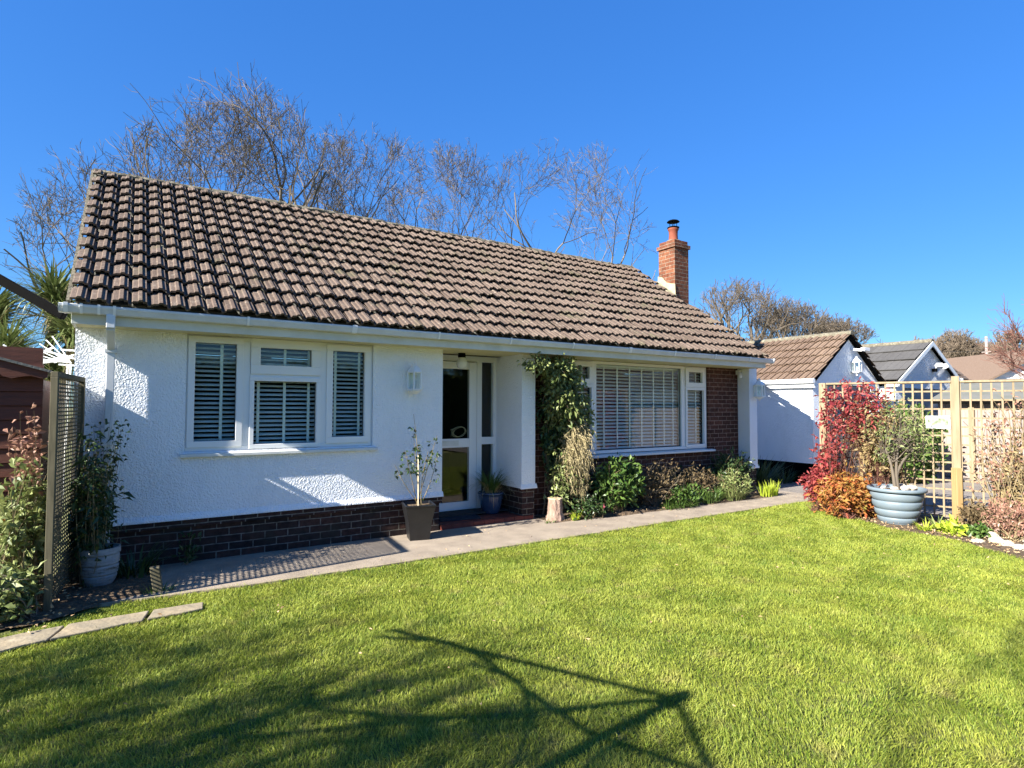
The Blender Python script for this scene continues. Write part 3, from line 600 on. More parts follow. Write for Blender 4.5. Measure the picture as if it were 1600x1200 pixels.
def window(y, panes, outer, mull, blinds, rng, sill, seed=1):
    x0, x1, z0, z1 = outer; fr = MB(); frame_rect(fr, x0, x1, z0, z1, y, .045, .07)
    for m in mull: fr.box(*m)
    win = fr.build('window', M['upvc'], bun, bev=.003)
    for (a, b_, c, d_, sash) in panes:
        if sash:
            sh = MB(); frame_rect(sh, a-sash, b_+sash, c-sash, d_+sash, y-.018, sash, .05); sh.build('sash', M['upvc'], win, bev=.004)
        gk = MB(); frame_rect(gk, a-.006, b_+.006, c-.006, d_+.006, y+.0325, .010, .01); gk.build('gasket', M['gasket'], win)
        MB().box(a-.004, y+.036, c-.004, b_+.004, y+.04, d_+.004).build('pane', M['glass'], win)
    for bb in blinds: blind(win, *bb[:4], y+.115, *bb[4:], rng)
    sl = MB(); sl.prism([(sill[0], y+.06, sill[2]), (sill[0], sill[4], sill[2]-.002), (sill[0], sill[4], sill[2]+.028), (sill[0], y+.06, sill[2]+.048)], (sill[1]-sill[0], 0, 0)); sl.build('sill', M['paint' if seed == 1 else 'upvc'], win, bev=.003)
    return win
rb = np.random.default_rng(2)
y = WY+.025
window(y, [(.535, .905, 1.16, 2.13, .062), (1.075, 1.70, 1.115, 1.765, .044), (1.13, 1.645, 1.93, 2.11, .0935), (1.875, 2.235, 1.17, 2.12, .068)], (.462, 2.328, 1.062, 2.205),
       [(.962, y+.001, 1.107, 1.034, y+.069, 2.16), (1.738, y+.001, 1.107, 1.812, y+.069, 2.16), (1.035, y+.0015, 1.80, 1.737, y+.068, 1.86)],
       [(.50, .985, 1.10, 2.15, .046, R(24), (.78,)), (.995, 1.78, 1.10, 2.15, .046, R(24), (1.13, 1.39, 1.64)), (1.79, 2.29, 1.10, 2.15, .046, R(24), (1.93, 2.2))], rb, (.42, 2.38, 1.012, 0, WY-.045), 1)
y = BY+.03
window(y, [(5.94, 7.83, .86, 2.16, 0), (7.97, 8.40, .87, 1.80, .042), (8.01, 8.36, 1.93, 2.11, .078), (5.38, 5.82, .87, 1.80, .042), (5.42, 5.78, 1.93, 2.11, .078)], (5.301, 8.479, .80, 2.205),
       [(5.856, y+.001, .845, 5.934, y+.069, 2.16), (7.836, y+.001, .845, 7.922, y+.069, 2.16), (7.921, y+.0015, 1.82, 8.434, y+.068, 1.87), (5.346, y+.0015, 1.82, 5.859, y+.068, 1.87)],
       [(5.93, 7.85, .85, 2.14, .054, R(34), (6.16, 6.44, 6.71, 6.98, 7.25, 7.5, 7.72)), (7.93, 8.44, .85, 2.14, .054, R(34), (8.05, 8.3)), (5.34, 5.85, .85, 2.14, .054, R(34), (5.5, 5.72))], rb, (5.25, 8.59, .745, 0, BY-.07), 2)
# ---- porch: door with sidelight
y = 7.09
fr = MB(); fr.box(3.212, y+.001, 2.13, 4.379, y+.07, 2.209); fr.box(3.212, y, .10, 3.27, y+.07, 2.13); fr.box(4.33, y, .10, 4.379, y+.07, 2.13); fr.box(4.06, y, .10, 4.14, y+.07, 2.13); fr.box(4.141, y+.002, .98, 4.329, y+.068, 1.08); fr.box(4.141, y+.002, .10, 4.329, y+.068, .16); fr.box(3.212, y-.03, .062, 4.379, y+.09, .099)
dfr = fr.build('door_frame', M['upvc'], bun, bev=.003)
MB().box(4.141, y+.03, .161, 4.329, y+.036, .979).build('pane', M['glass'], dfr); MB().box(4.141, y+.03, 1.081, 4.329, y+.036, 2.129).build('pane', M['glass'], dfr)
dr = MB(); dr.box(3.275, y-.012, .105, 3.39, y+.045, 2.12); dr.box(3.935, y-.012, .105, 4.05, y+.045, 2.12)
for a, c in ((.105, .215), (.95, 1.07), (2.02, 2.12)): dr.box(3.391, y-.011, a, 3.934, y+.044, c)
dro = dr.build('door', M['upvc'], bun, bev=.004)
MB().box(3.385, y+.012, .21, 3.94, y+.018, .955).build('pane', M['glass'], dro); MB().box(3.385, y+.012, 1.065, 3.94, y+.018, 2.025).build('pane', M['glass'], dro)
for q in (0, 1):
    gk = MB(); frame_rect(gk, 3.386, 3.939, (.212, 1.066)[q], (.954, 2.024)[q], y+.006, .007, .005); gk.build('gasket', M['gasket'], dro)
lb = MB(); frame_rect(lb, 3.45, 3.77, .975, 1.045, y-.017, .008, .005); lb.box(3.458, y-.015, .983, 3.762, y-.012, 1.037); lb.build('letterbox', M['paint'], dro, bev=.001)
wr = MB(); rw = np.random.default_rng(4)
for k in range(5):
    t = np.linspace(0, 2*math.pi, 26); a = rw.uniform(.8, 1.1); ph = rw.uniform(0, 6)
    wr.tube(np.c_[3.80+.105*a*np.cos(t)*(.9+.1*np.cos(3*t+ph)), y+.03+.012*np.sin(2*t+ph), 1.16+.065*a*np.sin(t+.5*math.sin(ph))], .0022, 4, cap=False)
for k in range(4): wr.tube([(3.70+rw.normal()*.01, y+.03, 1.20), (3.69+rw.normal()*.02, y+.03, 1.12+rw.normal()*.03)], .002, 4)
wr.build('wicker_ornament', M['gold'], dro)
# step of red quarry tiles
st = MB(); st.box(3.212, 6.48, -.02, 4.60, 7.0, .052)
sto = st.build('doorstep', M['redtile'], bun, bev=.004)
tt = MB()
for i in range(9):
    for j in range(4):
        x0 = 3.214+i*.153; y0 = 6.472+j*.153
        if x0 < 4.55 and not (x0 > 4.3 and y0 > 6.5 and False): tt.box(x0, y0, .053, min(x0+.148, 4.6), y0+.148, .062)
for i in range(9):
    x0 = 3.214+i*.153; tt.box(x0, 6.468, .0, min(x0+.148, 4.6), 6.479, .052)
tt.build('step_tiles', M['redtile'], sto, bev=.002)
# small vent and cable box low on the wall

# ================================================================== WALL LANTERNS, LAMPS
def lantern(name, label, x, y, z, group='white wall lanterns'):
    """half-hexagon coach lantern fixed on a wall facing -Y; z = underside of cage"""
    t = thing(name, label, 'wall lantern', (x, y, z), group)
    R0 = .088; cy = y-.095
    ang = [R(a) for a in (180, 240, 300, 0, 60, 120)]
    pts = [(x+R0*math.cos(a), cy+R0*math.sin(a)) for a in ang]
    c = MB()
    for (px_, py_) in pts: c.box(px_-.007, py_-.007, z+.012, px_+.007, py_+.007, z+.2)
    for zz, k in ((z, 1.12), (z+.2, 1.15)):
        P = [(x+(px_-x)*k, cy+(py_-cy)*k, zz) for px_, py_ in pts]; c.prism(P, (0, 0, .013))
    c.build('cage', M['whiteplastic'], t, bev=.002)
    g = MB(); P = [(x+(a-x)*.93, cy+(b_-cy)*.93) for a, b_ in pts]
    for i in range(6):
        a, b_ = P[i], P[(i+1) % 6]; g.add([(a[0], a[1], z+.014), (b_[0], b_[1], z+.014), (b_[0], b_[1], z+.199), (a[0], a[1], z+.199)], [[[0, 1, 2, 3]]])
    g.build('glass', M['glass'], t)
    rf = MB(); top = [(x+(a-x)*1.1, cy+(b_-cy)*1.1, z+.214) for a, b_ in pts]; up_ = [(x+(a-x)*.32, cy+(b_-cy)*.32, z+.285) for a, b_ in pts]
    rf.add(top+up_, [[[i, (i+1) % 6, (i+1) % 6+6, i+6] for i in range(6)], [[6, 7, 8, 9, 10, 11]], [[5, 4, 3, 2, 1, 0]]])
    rf.lathe([(.026, .285), (.03, .3), (.016, .31), (.012, .325), (.0, .335)], (x, cy, z), 12); rf.build('lantern_roof', M['whiteplastic'], t)
    bs = MB(); bs.lathe([(.0, -.085), (.014, -.08), (.018, -.065), (.010, -.055), (.03, -.04), (.062, -.022), (.085, -.001), (0, 0)], (x, cy, z), 14); bs.build('finial', M['whiteplastic'], t, smooth=True)
    bp_ = MB(); bp_.box(x-.035, y-.012, z+.03, x+.035, y-.001, z+.2); bp_.bar((x, y-.01, z+.005), (x, cy+.03, z+.005), .03, .02); bp_.build('back_plate', M['whiteplastic'], t, bev=.002)
    lp = MB(); lp.tube([(x, cy, z+.02), (x, cy, z+.11)], [.014, .02], 10); lp.build('bulb', M['door'], t, smooth=True)
    return t
ln = lantern('wall_lantern', 'white lantern on the rendered wall between the left window and the front door', 2.80, WY, 1.70)
lantern('wall_lantern', 'white lantern on the end pillar right of the brick wall', 9.47, WY, 1.70)
lantern('wall_lantern', 'white lantern high on the gable of the white garage', 12.82, 6.41, 2.26)
pl = thing('porch_lamp', 'round white globe lamp with a dark collar above the front door', 'porch lamp', (3.65, 6.78, 2.21))
MB().lathe([(.0, 2.00), (.035, 2.006), (.062, 2.03), (.074, 2.07), (.068, 2.11), (.05, 2.14), (.045, 2.15)], (3.65, 6.78, 0), 24).build('globe', M['door'], pl, smooth=True)
MB().lathe([(.0, 2.15), (.05, 2.15), (.052, 2.165), (.047, 2.209), (.0, 2.209)], (3.65, 6.78, 0), 20).build('collar', M['black'], pl, smooth=True)
cm = thing('security_sensor', 'small white sensor tucked under the eaves beside the end pillar', 'sensor', (9.24, 6.62, 2.12))
MB().box(9.25, 6.60, 2.10, 9.318, 6.68, 2.18).build('bracket', M['whiteplastic'], cm, bev=.005)
MB().lathe([(0, 2.03), (.03, 2.035), (.04, 2.06), (.04, 2.12), (0, 2.12)], (9.24, 6.58, 0), 14).build('sensor_head', M['whiteplastic'], cm, smooth=True)
sl_ = thing('security_light', 'small white bracket light near the peak of the white garage gable', 'security light', (12.93, 6.3, 2.7))
MB().bar((12.80, 6.40, 2.74), (12.80, 6.12, 2.70), .05, .05).build('arm', M['whiteplastic'], sl_, bev=.005); MB().box(12.72, 6.10, 2.69, 12.94, 6.18, 2.76).build('lamp_head', M['whiteplastic'], sl_, bev=.006)

# ================================================================== DOORMAT, PORCH POTS
tag(MB().prism([(3.30, 6.66, .063), (3.83, 6.57, .063), (3.93, 6.93, .063), (3.36, 6.98, .063)], (0, 0, .018)).build('doormat', M['mat_'], bev=.003), 'dark blue-black doormat on the red tiled step', 'doormat')

def square_pot(t, cx, cy, z0, h, wb, wt, rot):
    def ring(w, z): 
        return [(cx+w/2*(math.cos(rot)*a-math.sin(rot)*b_), cy+w/2*(math.sin(rot)*a+math.cos(rot)*b_), z) for a, b_ in ((-1, -1), (1, -1), (1, 1), (-1, 1))]
    rings = [ring(wb, z0), ring(wb+(wt-wb)*.5-.015, z0+h*.5), ring(wt, z0+h-.02), ring(wt+.012, z0+h-.018), ring(wt+.012, z0+h), ring(wt-.03, z0+h), ring(wt-.045, z0+h-.04)]
    V = sum(rings, []); F = [[k*4+i, k*4+(i+1) % 4, (k+1)*4+(i+1) % 4, (k+1)*4+i] for k in range(len(rings)-1) for i in range(4)]
    MB().add(V, [F, [[3, 2, 1, 0]]]).build('pot', M['blackpot'], t, bev=.004)
    V = ring(wt-.04, z0+h-.03); m = MB(); m.add(V, [[[0, 1, 2, 3]]]); m.build('compost', M['soil'], t)
bp1 = thing('potted_shrub', 'tall square black pot with a sparse leafy shrub and cane by the porch', 'potted plant', (2.80, 6.22, 0))
square_pot(bp1, 2.80, 6.22, .0, .40, .22, .335, R(-14))
sm, lm = MB(), MB(); rng = np.random.default_rng(21)
for tip, k in (((2.72, 6.2, 1.42), 9), ((2.60, 6.16, 1.02), 8), ((2.98, 6.12, 1.18), 8), ((2.50, 6.2, .86), 5), ((3.02, 6.18, .98), 6), ((2.86, 6.1, 1.0), 6), ((2.74, 6.25, 1.2), 6)):
    tip = np.array(tip); P = bez(np.array([2.81, 6.22, .38])+rng.normal(size=3)*[.02, .02, 0], np.array([(2.81+tip[0])/2+rng.normal()*.03, 6.2, tip[2]*.5+.12]), tip, 9); sm.tube(P, np.linspace(.006, .002, 9), 5)
    for _ in range(k):
        u = rng.uniform(.55, 1); q = P[int(u*8)]+rng.normal(size=3)*.008; dd = unit(rng.normal(size=3)+[0, 0, .3]); e = q+dd*.05; sm.tube([q, e], .0015, 3)
        nn = 4; leaves(lm, np.repeat(e[None], nn, 0)+rng.normal(size=(nn, 3))*.012, rng.normal(size=(nn, 3))+dd*.7, .05, .032, rng, droop=.2)
P = np.array([[2.83, 6.2, .4+.05*i] for i in range(5)]); leaves(lm, P+rng.normal(size=(5, 3))*.02, rng.normal(size=(5, 3)), .04, .025, rng)
sm.build('stem', M['stem'], bp1); lm.build('foliage', M['lf_dark'], bp1)
MB().tube([(2.775, 6.17, .33), (2.77, 6.17, .95)], .006, 6).build('cane', M['cane'], bp1)

bp2 = thing('potted_grass', 'round dark blue pot of arching green grass leaves on the step by the door', 'potted plant', (4.15, 6.85, .062))
MB().lathe([(0, .0), (.10, .0), (.115, .02), (.145, .12), (.165, .23), (.172, .262), (.182, .266), (.182, .286), (.165, .29), (.158, .27), (.15, .25)], (4.15, 6.85, .063), 32).build('pot', M['bluepot'], bp2, smooth=True)
MB().lathe([(0, .262), (.156, .258)], (4.15, 6.85, .063), 24).build('compost', M['soil'], bp2)
gb = MB(); n = 210; a = rng.uniform(0, 6.28, n); P = np.stack([4.15+np.cos(a)*rng.uniform(0, .08, n), 6.85+np.sin(a)*rng.uniform(0, .08, n), np.full(n, .32)], 1)
blades(gb, P, a, .42, .012, rng, lean=.45, curl=1.1, seg=5); gb.build('foliage', M['lf_green'], bp2)
gb = MB(); n = 26; a = rng.uniform(3.6, 6.2, n); P = np.stack([4.15+np.cos(a)*.1, 6.85+np.sin(a)*.1, np.full(n, .31)], 1)
blades(gb, P, a, .5, .007, rng, lean=.9, curl=1.7, seg=5); gb.build('dry_leaves', M['lf_straw'], bp2)

# ================================================================== CLIMBER, STUMP AND THE FRONT BED
cl = thing('climbing_plant', 'leafy evergreen climber covering the brick wall from gutter to ground beside the porch pillar', 'climber', (5.0, 6.6, 0))
sm, lm, dry = MB(), MB(), MB(); rng = np.random.default_rng(31)
for k in range(9):
    x0 = rng.uniform(4.72, 5.25); z = 0; P = [(x0, 6.60, 0)]
    while z < 2.1: z += .16; x0 += rng.normal()*.035; P.append((np.clip(x0, 4.66, 5.4), 6.60-.10*rng.random(), z))
    sm.tube(P, np.linspace(.014, .005, len(P)), 5)
shrub(sm, lm, rng, [(x, 6.58, z) for x in (4.85, 5.0, 5.15) for z in (1.1, 1.4, 1.7, 1.9)], (5.02, 6.28, 1.68), (.36, .26, .50), 185, 13, .078, .046, r0=.004, start=.3, droop=.35, shell=.2)
shrub(sm, lm, rng, [(5.0, 6.5, 1.9), (4.9, 6.5, 2.0)], (4.72, 6.12, 2.0), (.35, .2, .16), 46, 11, .07, .04, r0=.003, start=.2, droop=.3)
shrub(sm, lm, rng, [(4.75, 6.3, 2.0)], (4.30, 6.1, 2.06), (.30, .1, .10), 22, 12, .06, .036, r0=.003, start=.2, droop=.3)
shrub(sm, lm, rng, [(5.1, 6.5, 1.3), (5.2, 6.5, 1.0)], (5.28, 6.32, 1.25), (.24, .22, .5), 55, 11, .075, .042, r0=.003, droop=.3, shell=.2)
shrub(sm, lm, rng, [(5.0, 6.5, .6), (4.9, 6.5, .4)], (4.98, 6.28, .60), (.30, .2, .48), 50, 10, .07, .04, r0=.003, droop=.3, shell=.2)
shrub(None, dry, rng, [(5.2, 6.42, 1.25), (5.1, 6.4, 1.0)], (5.16, 6.20, .78), (.26, .16, .56), 170, 22, .075, .009, r0=.002, start=.1, droop=.8, shell=.2, dirmix=.7)
shrub(dry, None, rng, [(5.2, 6.42, 1.25), (5.1, 6.4, 1.0)], (5.16, 6.18, .74), (.26, .16, .55), 210, 0, .06, .008, r0=.0028, start=.1, shell=.2)
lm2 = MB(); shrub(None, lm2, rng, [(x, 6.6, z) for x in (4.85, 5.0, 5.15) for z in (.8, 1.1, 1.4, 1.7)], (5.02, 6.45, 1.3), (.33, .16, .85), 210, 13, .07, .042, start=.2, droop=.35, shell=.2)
lm2.build('inner_shade_foliage', M['lf_dark'], cl)  # darker leaf colour stands in for the shade deep in the climber
sm.build('stem', M['barkdark'], cl); lm.build('foliage', M['lf_olive'], cl); dry.build('dry_growth', M['lf_straw'], cl)

sp_ = thing('tree_stump', 'short cut tree stump with rough pinkish bark at the foot of the climber', 'tree stump', (4.76, 6.22, 0))
rng = np.random.default_rng(3); n = 28; rows = 14; V = []
th = np.arange(n)*2*math.pi/n; bumpy = rng.normal(size=n)*.006
for k in range(rows):
    z = .29*k/(rows-1); r = .088+.035*(1-k/(rows-1))**2.5+bumpy*(1+.4*math.sin(k))+rng.normal(size=n)*.0035; V.append(np.stack([4.76+r*np.cos(th)+.015*z, 6.22+r*np.sin(th), np.full(n, z)], 1))
i = np.arange(rows-1)[:, None]*n; j = np.arange(n)[None]; A = i+j; B = i+(j+1) % n
MB().add(np.concatenate(V), [np.stack([A, B, B+n, A+n], -1).reshape(-1, 4)]).build('bark', M['stumpbark'], sp_, smooth=True)
c = V[-1].copy(); c[:, 2] += .002; MB().prism([(p[0], p[1], .285) for p in c*[1, 1, 1]], (0, 0, .012)).build('cut_top', M['cutwood'], sp_)

def bush(name, label, cat, base, c, rad, ntw, nlf, L, W, lmat, seed, smat='stem', group=None, **kw):
    t = thing(name, label, cat, (base[0], base[1], 0), group); rng = np.random.default_rng(seed); sm, lm = MB(), MB()
    bs = [(base[0]+rng.normal()*kw.get('bspread', .05), base[1]+rng.normal()*kw.get('bspread', .05)*.6, 0) for _ in range(6)]
    kw.pop('bspread', None)
    kw.setdefault('r0', .005); shrub(sm, lm, rng, bs, c, rad, ntw, nlf, L*1.3, W*1.45, **kw)
    sm.build('stem', M[smat], t); lm.build('foliage', M[lmat], t); return t
bush('shrub', 'rounded glossy green shrub under the left end of the large window', 'shrub', (5.85, 6.2), (5.88, 6.22, .46), (.46, .26, .38), 110, 14, .085, .034, 'lf_green', 41, droop=.2, shell=.3, start=.45)
bush('shrub', 'dark leafy shrub with pink flower between the tree stump and the rounded green shrub', 'shrub', (5.3, 6.12), (5.28, 6.12, .16), (.30, .14, .16), 60, 12, .055, .024, 'lf_dark', 42, droop=.3, shell=.2)
bush('shrub', 'bare brown dried shrub below the middle of the large window', 'shrub', (6.75, 6.3), (6.72, 6.27, .36), (.62, .28, .36), 230, 8, .05, .016, 'lf_brown', 43, smat='bark', shell=.2, bspread=.2, r0=.004)
bush('shrub', 'second bare brown dried shrub nearer the end pillar', 'shrub', (7.7, 6.3), (7.68, 6.3, .30), (.6, .28, .28), 170, 8, .05, .018, 'lf_brown', 44, smat='bark', shell=.2, bspread=.2, r0=.004)
bush('shrub', 'dark bushy shrub in front of the brick wall, against the end pillar', 'shrub', (8.75, 6.45), (8.70, 6.42, .44), (.6, .22, .36), 200, 12, .055, .02, 'lf_dark', 45, shell=.25, bspread=.15)
bush('shrub', 'pale olive flowering shrub at the right of the front bed', 'shrub', (8.35, 6.12), (8.4, 6.12, .25), (.46, .2, .25), 80, 11, .05, .02, 'lf_olive', 46, shell=.3, bspread=.15)
iv = thing('ground_ivy', 'dark ivy-like foliage along the foot of the brick wall behind the dried shrubs', 'shrub', (7.0, 6.5, 0)); sm, lm = MB(), MB(); rng = np.random.default_rng(47)
for k in range(13): x_ = 5.5+k*.28; shrub(sm, lm, rng, [(x_, 6.55, 0)], (x_, 6.48, .27), (.24, .12, .32), 26, 12, .065, .042, r0=.004, shell=.2)
sm.build('stem', M['stem'], iv); lm.build('foliage', M['lf_dark'], iv)
bush('shrub', 'low mid-green leafy plant in front of the dried shrubs, middle of the bed', 'shrub', (7.2, 6.08), (7.2, 6.08, .16), (.42, .12, .17), 90, 11, .06, .028, 'lf_green', 48, shell=.2, bspread=.18)
fl_ = thing('flower', 'single pink bloom low between the stump and the green shrub', 'flower', (5.40, 5.98, .0)); sm, pm = MB(), MB(); rng = np.random.default_rng(5)
sm.tube([(5.40, 6.0, 0), (5.40, 5.98, .17)], .003, 5); leaves(pm, np.repeat([[5.40, 5.98, .17]], 14, 0)+rng.normal(size=(14, 3))*.008, rng.normal(size=(14, 3))+[0, -.6, .4], .04, .03, rng); sm.build('stem', M['stem'], fl_)
M['pink'] = mat('pink_petal', (.62, .10, .16), (.75, .25, .3), scale=20, rough=.6, transl=.3, island=.5); pm.build('petals', M['pink'], fl_)
def clump(name, label, cat, x, y, n, L, W, lmat, seed, rx=.1, ry=.07, lean=.5, curl=.7, seg=4, group=None, z=0):
    rng = np.random.default_rng(seed); a = rng.uniform(0, 6.28, n); rr = np.sqrt(rng.random(n))
    P = np.stack([x+np.cos(a)*rr*rx, y+np.sin(a)*rr*ry, np.full(n, z)], 1); mb = MB(); blades(mb, P, a+rng.normal(size=n)*.4, L, W, rng, lean=lean, curl=curl, seg=seg)
    return tag(mb.build(name, M[lmat], origin=(x, y, z)), label, cat, group)
clump('strappy_plant', 'low clump of bright green leaves spilling over the path edge below the dried shrubs', 'plant', 6.95, 6.00, 260, .22, .014, 'lf_green', 51, .32, .07, lean=.9, curl=.9)
clump('strappy_plant', 'green strappy clump in the middle of the front bed', 'plant', 7.70, 6.02, 150, .31, .014, 'lf_green', 52, .22, .07, lean=.55)
clump('strappy_plant', 'taller green and straw clump left of the lime iris leaves', 'plant', 8.25, 5.99, 150, .32, .013, 'lf_olive', 53, .22, .07, lean=.5)
clump('iris_clump', 'lime green iris leaves standing upright at the end of the front bed', 'plant', 9.10, 5.95, 95, .27, .022, 'lf_lime', 54, .24, .06, lean=.3, curl=.35)
clump('grass_tuft', 'small bright tuft of grass right of the tree stump', 'plant', 5.0, 6.08, 34, .16, .016, 'lf_lime', 55, .06, .03, lean=.4)
clump('grass_tuft', 'small tuft of grass at the left foot of the tree stump', 'plant', 4.60, 6.12, 34, .07, .007, 'lf_green', 56, .08, .03, lean=.7)
clump('spiky_plant', 'dark spiky evergreen clump in the shade against the garage side wall', 'plant', 10.3, 6.95, 170, .60, .028, 'lf_dark', 57, .42, .18, lean=.65, curl=.5)
clump('spiky_plant', 'smaller dark spiky clump beside the garage plinth', 'plant', 10.95, 6.85, 90, .36, .02, 'lf_dark', 58, .22, .14, lean=.7)
clump('strappy_plant', 'dark strappy clump at the foot of the house wall beside the downpipe', 'plant', .06, 6.18, 90, .34, .016, 'lf_dark', 59, .16, .12, lean=.6)
clump('grass_tuft', 'tuft of grass growing round the short timber stake', 'plant', .24, 5.56, 60, .09, .006, 'lf_green', 60, .10, .05, lean=.7)
bush('seedling', 'small self-sown plant on the path against the dark brick plinth', 'plant', (.50, 6.38), (.50, 6.37, .19), (.07, .04, .13), 9, 7, .05, .022, 'lf_dark', 61, bspread=.01, r0=.003)
tag(MB().prism([(.20, 5.57, 0), (.27, 5.56, 0), (.275, 5.63, 0), (.205, 5.64, 0)], (-.03, .0, .20)).build('timber_stake', M['greentimber'], bev=.006), 'short grey timber stake at the corner where the path begins', 'stake')

# ================================================================== LEFT SIDE: lattice screen, shed, tub, palm
lt = thing('lattice_screen', 'tall narrow close-meshed lattice screen on timber posts left of the house corner', 'lattice screen', (-.42, 5.9, 0))
A_ = np.array([-.455, 5.42]); B_ = np.array([-.345, 6.32]); dd = B_-A_; LL = np.linalg.norm(dd); un = dd/LL
def lp_(t, z): return (A_[0]+un[0]*t, A_[1]+un[1]*t, z)
MB().bar(lp_(0, -.1), lp_(0, 1.715), .045, .045, (un[0], un[1], 0)).build('post', M['greentimber'], lt, bev=.003)
MB().bar(lp_(LL, -.1), lp_(LL, 1.71), .045, .045, (un[0], un[1], 0)).build('post', M['greentimber'], lt, bev=.003)
MB().bar(lp_(-.02, 1.735), lp_(LL+.02, 1.73), .045, .04).build('top_rail', M['greentimber'], lt, bev=.003)
m = MB(); z = .08
while z < 1.70: m.bar(lp_(.02, z), lp_(LL-.02, z), .005, .012); z += .030
t = .05
while t < LL-.03: m.bar(lp_(t, .06), lp_(t, 1.71), .016, .005, (-un[1], un[0], 0)); t += .056
m.build('mesh', M['greentimber'], lt)

shd = thing('garden_shed', 'small dark red-brown boarded shed with scalloped bargeboard behind the lattice screen', 'shed', (-1.5, 7.2, 0))
m = MB(); z = .02
while z < 1.74:
    m.prism([(-2.45, 6.14, z), (-2.45, 6.118, z+.004), (-2.45, 6.132, z+.112), (-2.45, 6.15, z+.112)], (1.86, 0, 0)); z += .114
m.box(-2.45, 6.15, 0, -.60, 6.18, 1.98); m.box(-.625, 6.18, 0, -.60, 8.3, 1.72); m.box(-2.45, 8.28, 0, -.6, 8.3, 1.72)
m.build('wall', M['shed'], shd)
poly = [(-1.52, 2.07), (-.555, 1.785), (-.555, 1.73)]
for i, (x, z) in enumerate([(-.60, 1.725), (-.66, 1.745), (-.72, 1.735), (-.78, 1.72), (-.83, 1.735), (-.87, 1.775), (-.92, 1.815), (-.98, 1.825), (-1.04, 1.81), (-1.10, 1.825), (-1.16, 1.865), (-1.22, 1.89), (-1.28, 1.88), (-1.34, 1.90), (-1.4, 1.94), (-1.52, 1.96)]): poly.append((x, z))
MB().prism([(x, 6.02, z) for x, z in poly], (0, .022, 0)).build('bargeboard', M['shed'], shd)
MB().prism([(-3.04-x, 6.02, z) for x, z in poly[::-1]], (0, .022, 0)).build('bargeboard', M['shed'], shd)
m = MB(); m.hexa([(-.53, 6.0, 1.77), (-.53, 8.4, 1.77), (-1.52, 8.4, 2.06), (-1.52, 6.0, 2.06), (-.53, 6.0, 1.79), (-.53, 8.4, 1.79), (-1.52, 8.4, 2.085), (-1.52, 6.0, 2.085)][::1]); m.hexa([(-1.52, 6.0, 2.06), (-1.52, 8.4, 2.06), (-2.51, 8.4, 1.77), (-2.51, 6.0, 1.77), (-1.52, 6.0, 2.085), (-1.52, 8.4, 2.085), (-2.51, 8.4, 1.79), (-2.51, 6.0, 1.79)]); m.build('roof', M['felt'], shd)

hc = MB()
for k in range(9):
    t = np.linspace(0, 2*math.pi, 22); hc.tube(np.c_[-.83+.12*np.cos(t), 6.00+.018*(k-4)+0*t, .50+.13*np.sin(t)], .0095, 6, cap=False)
hs_ = thing('garden_hose', 'coil of bright orange garden hose hanging by the shed wall', 'garden hose', (-.97, 6.3, .3)); hc.build('coil', M['orange'], hs_, smooth=True)
MB().bar((-.83, 6.13, .60), (-.83, 5.88, .61), .02, .02).build('hook', M['black'], hs_)

tb = thing('wooden_tub', 'weathered wooden tub with flaking pale blue-white paint at the foot of the downpipe', 'planter', (-.20, 5.98, 0))
rng = np.random.default_rng(9); pr = [(.10, 0), (.125, .03), (.15, .06), (.158, .10), (.150, .115), (.168, .13), (.172, .19), (.163, .205), (.178, .22), (.180, .285), (.170, .30), (.183, .31), (.184, .36), (.165, .362), (.158, .33)]
MB().lathe([(r*.78+rng.normal()*.002, z*.9) for r, z in pr], (-.17, 6.02, 0), 30).build('tub', M['oldpaint'], tb)
MB().lathe([(0, .30), (.122, .295)], (-.17, 6.02, 0), 20).build('compost', M['soil'], tb)
bush('evergreen_climber', 'dark leafy climber growing from the tub and trailing over the right face of the lattice', 'climber', (-.22, 6.0), (-.23, 6.08, .84), (.16, .26, .62), 100, 12, .066, .026, 'lf_dark', 71, droop=.6, shell=.3, start=.35, bspread=.04, up=-.05, r0=.004)
t = bush('trailing_shoots', 'thin dark shoots of leaves hanging in front of the downpipe', 'plant', (-.25, 6.1), (-.12, 6.12, .98), (.14, .12, .50), 26, 12, .055, .016, 'lf_dark', 72, droop=.6, shell=.8, start=.55, bspread=.03, r0=.003)
bush('evergreen_climber', 'sunlit olive-leaved climber with pinkish shoots left of the lattice in front of the shed', 'climber', (-.64, 5.85), (-.64, 5.85, .62), (.16, .36, .60), 120, 12, .07, .03, 'lf_olive', 73, droop=.3, shell=.35, start=.4, bspread=.12)
bush('bronze_shoots', 'pinkish bronze young leaves high against the shed beside the lattice post', 'plant', (-.60, 5.80), (-.63, 5.78, 1.28), (.10, .16, .24), 13, 10, .06, .024, 'lf_bronze', 74, droop=.4, shell=.4, start=.6, bspread=.05, r0=.003)
bush('low_shrub', 'low glossy shrub at the bottom left corner beside the leaf litter', 'shrub', (-.80, 5.35), (-.76, 5.4, .2), (.26, .26, .24), 80, 11, .06, .026, 'lf_olive', 75, smat='bark', droop=.2, shell=.3, start=.4, bspread=.15)

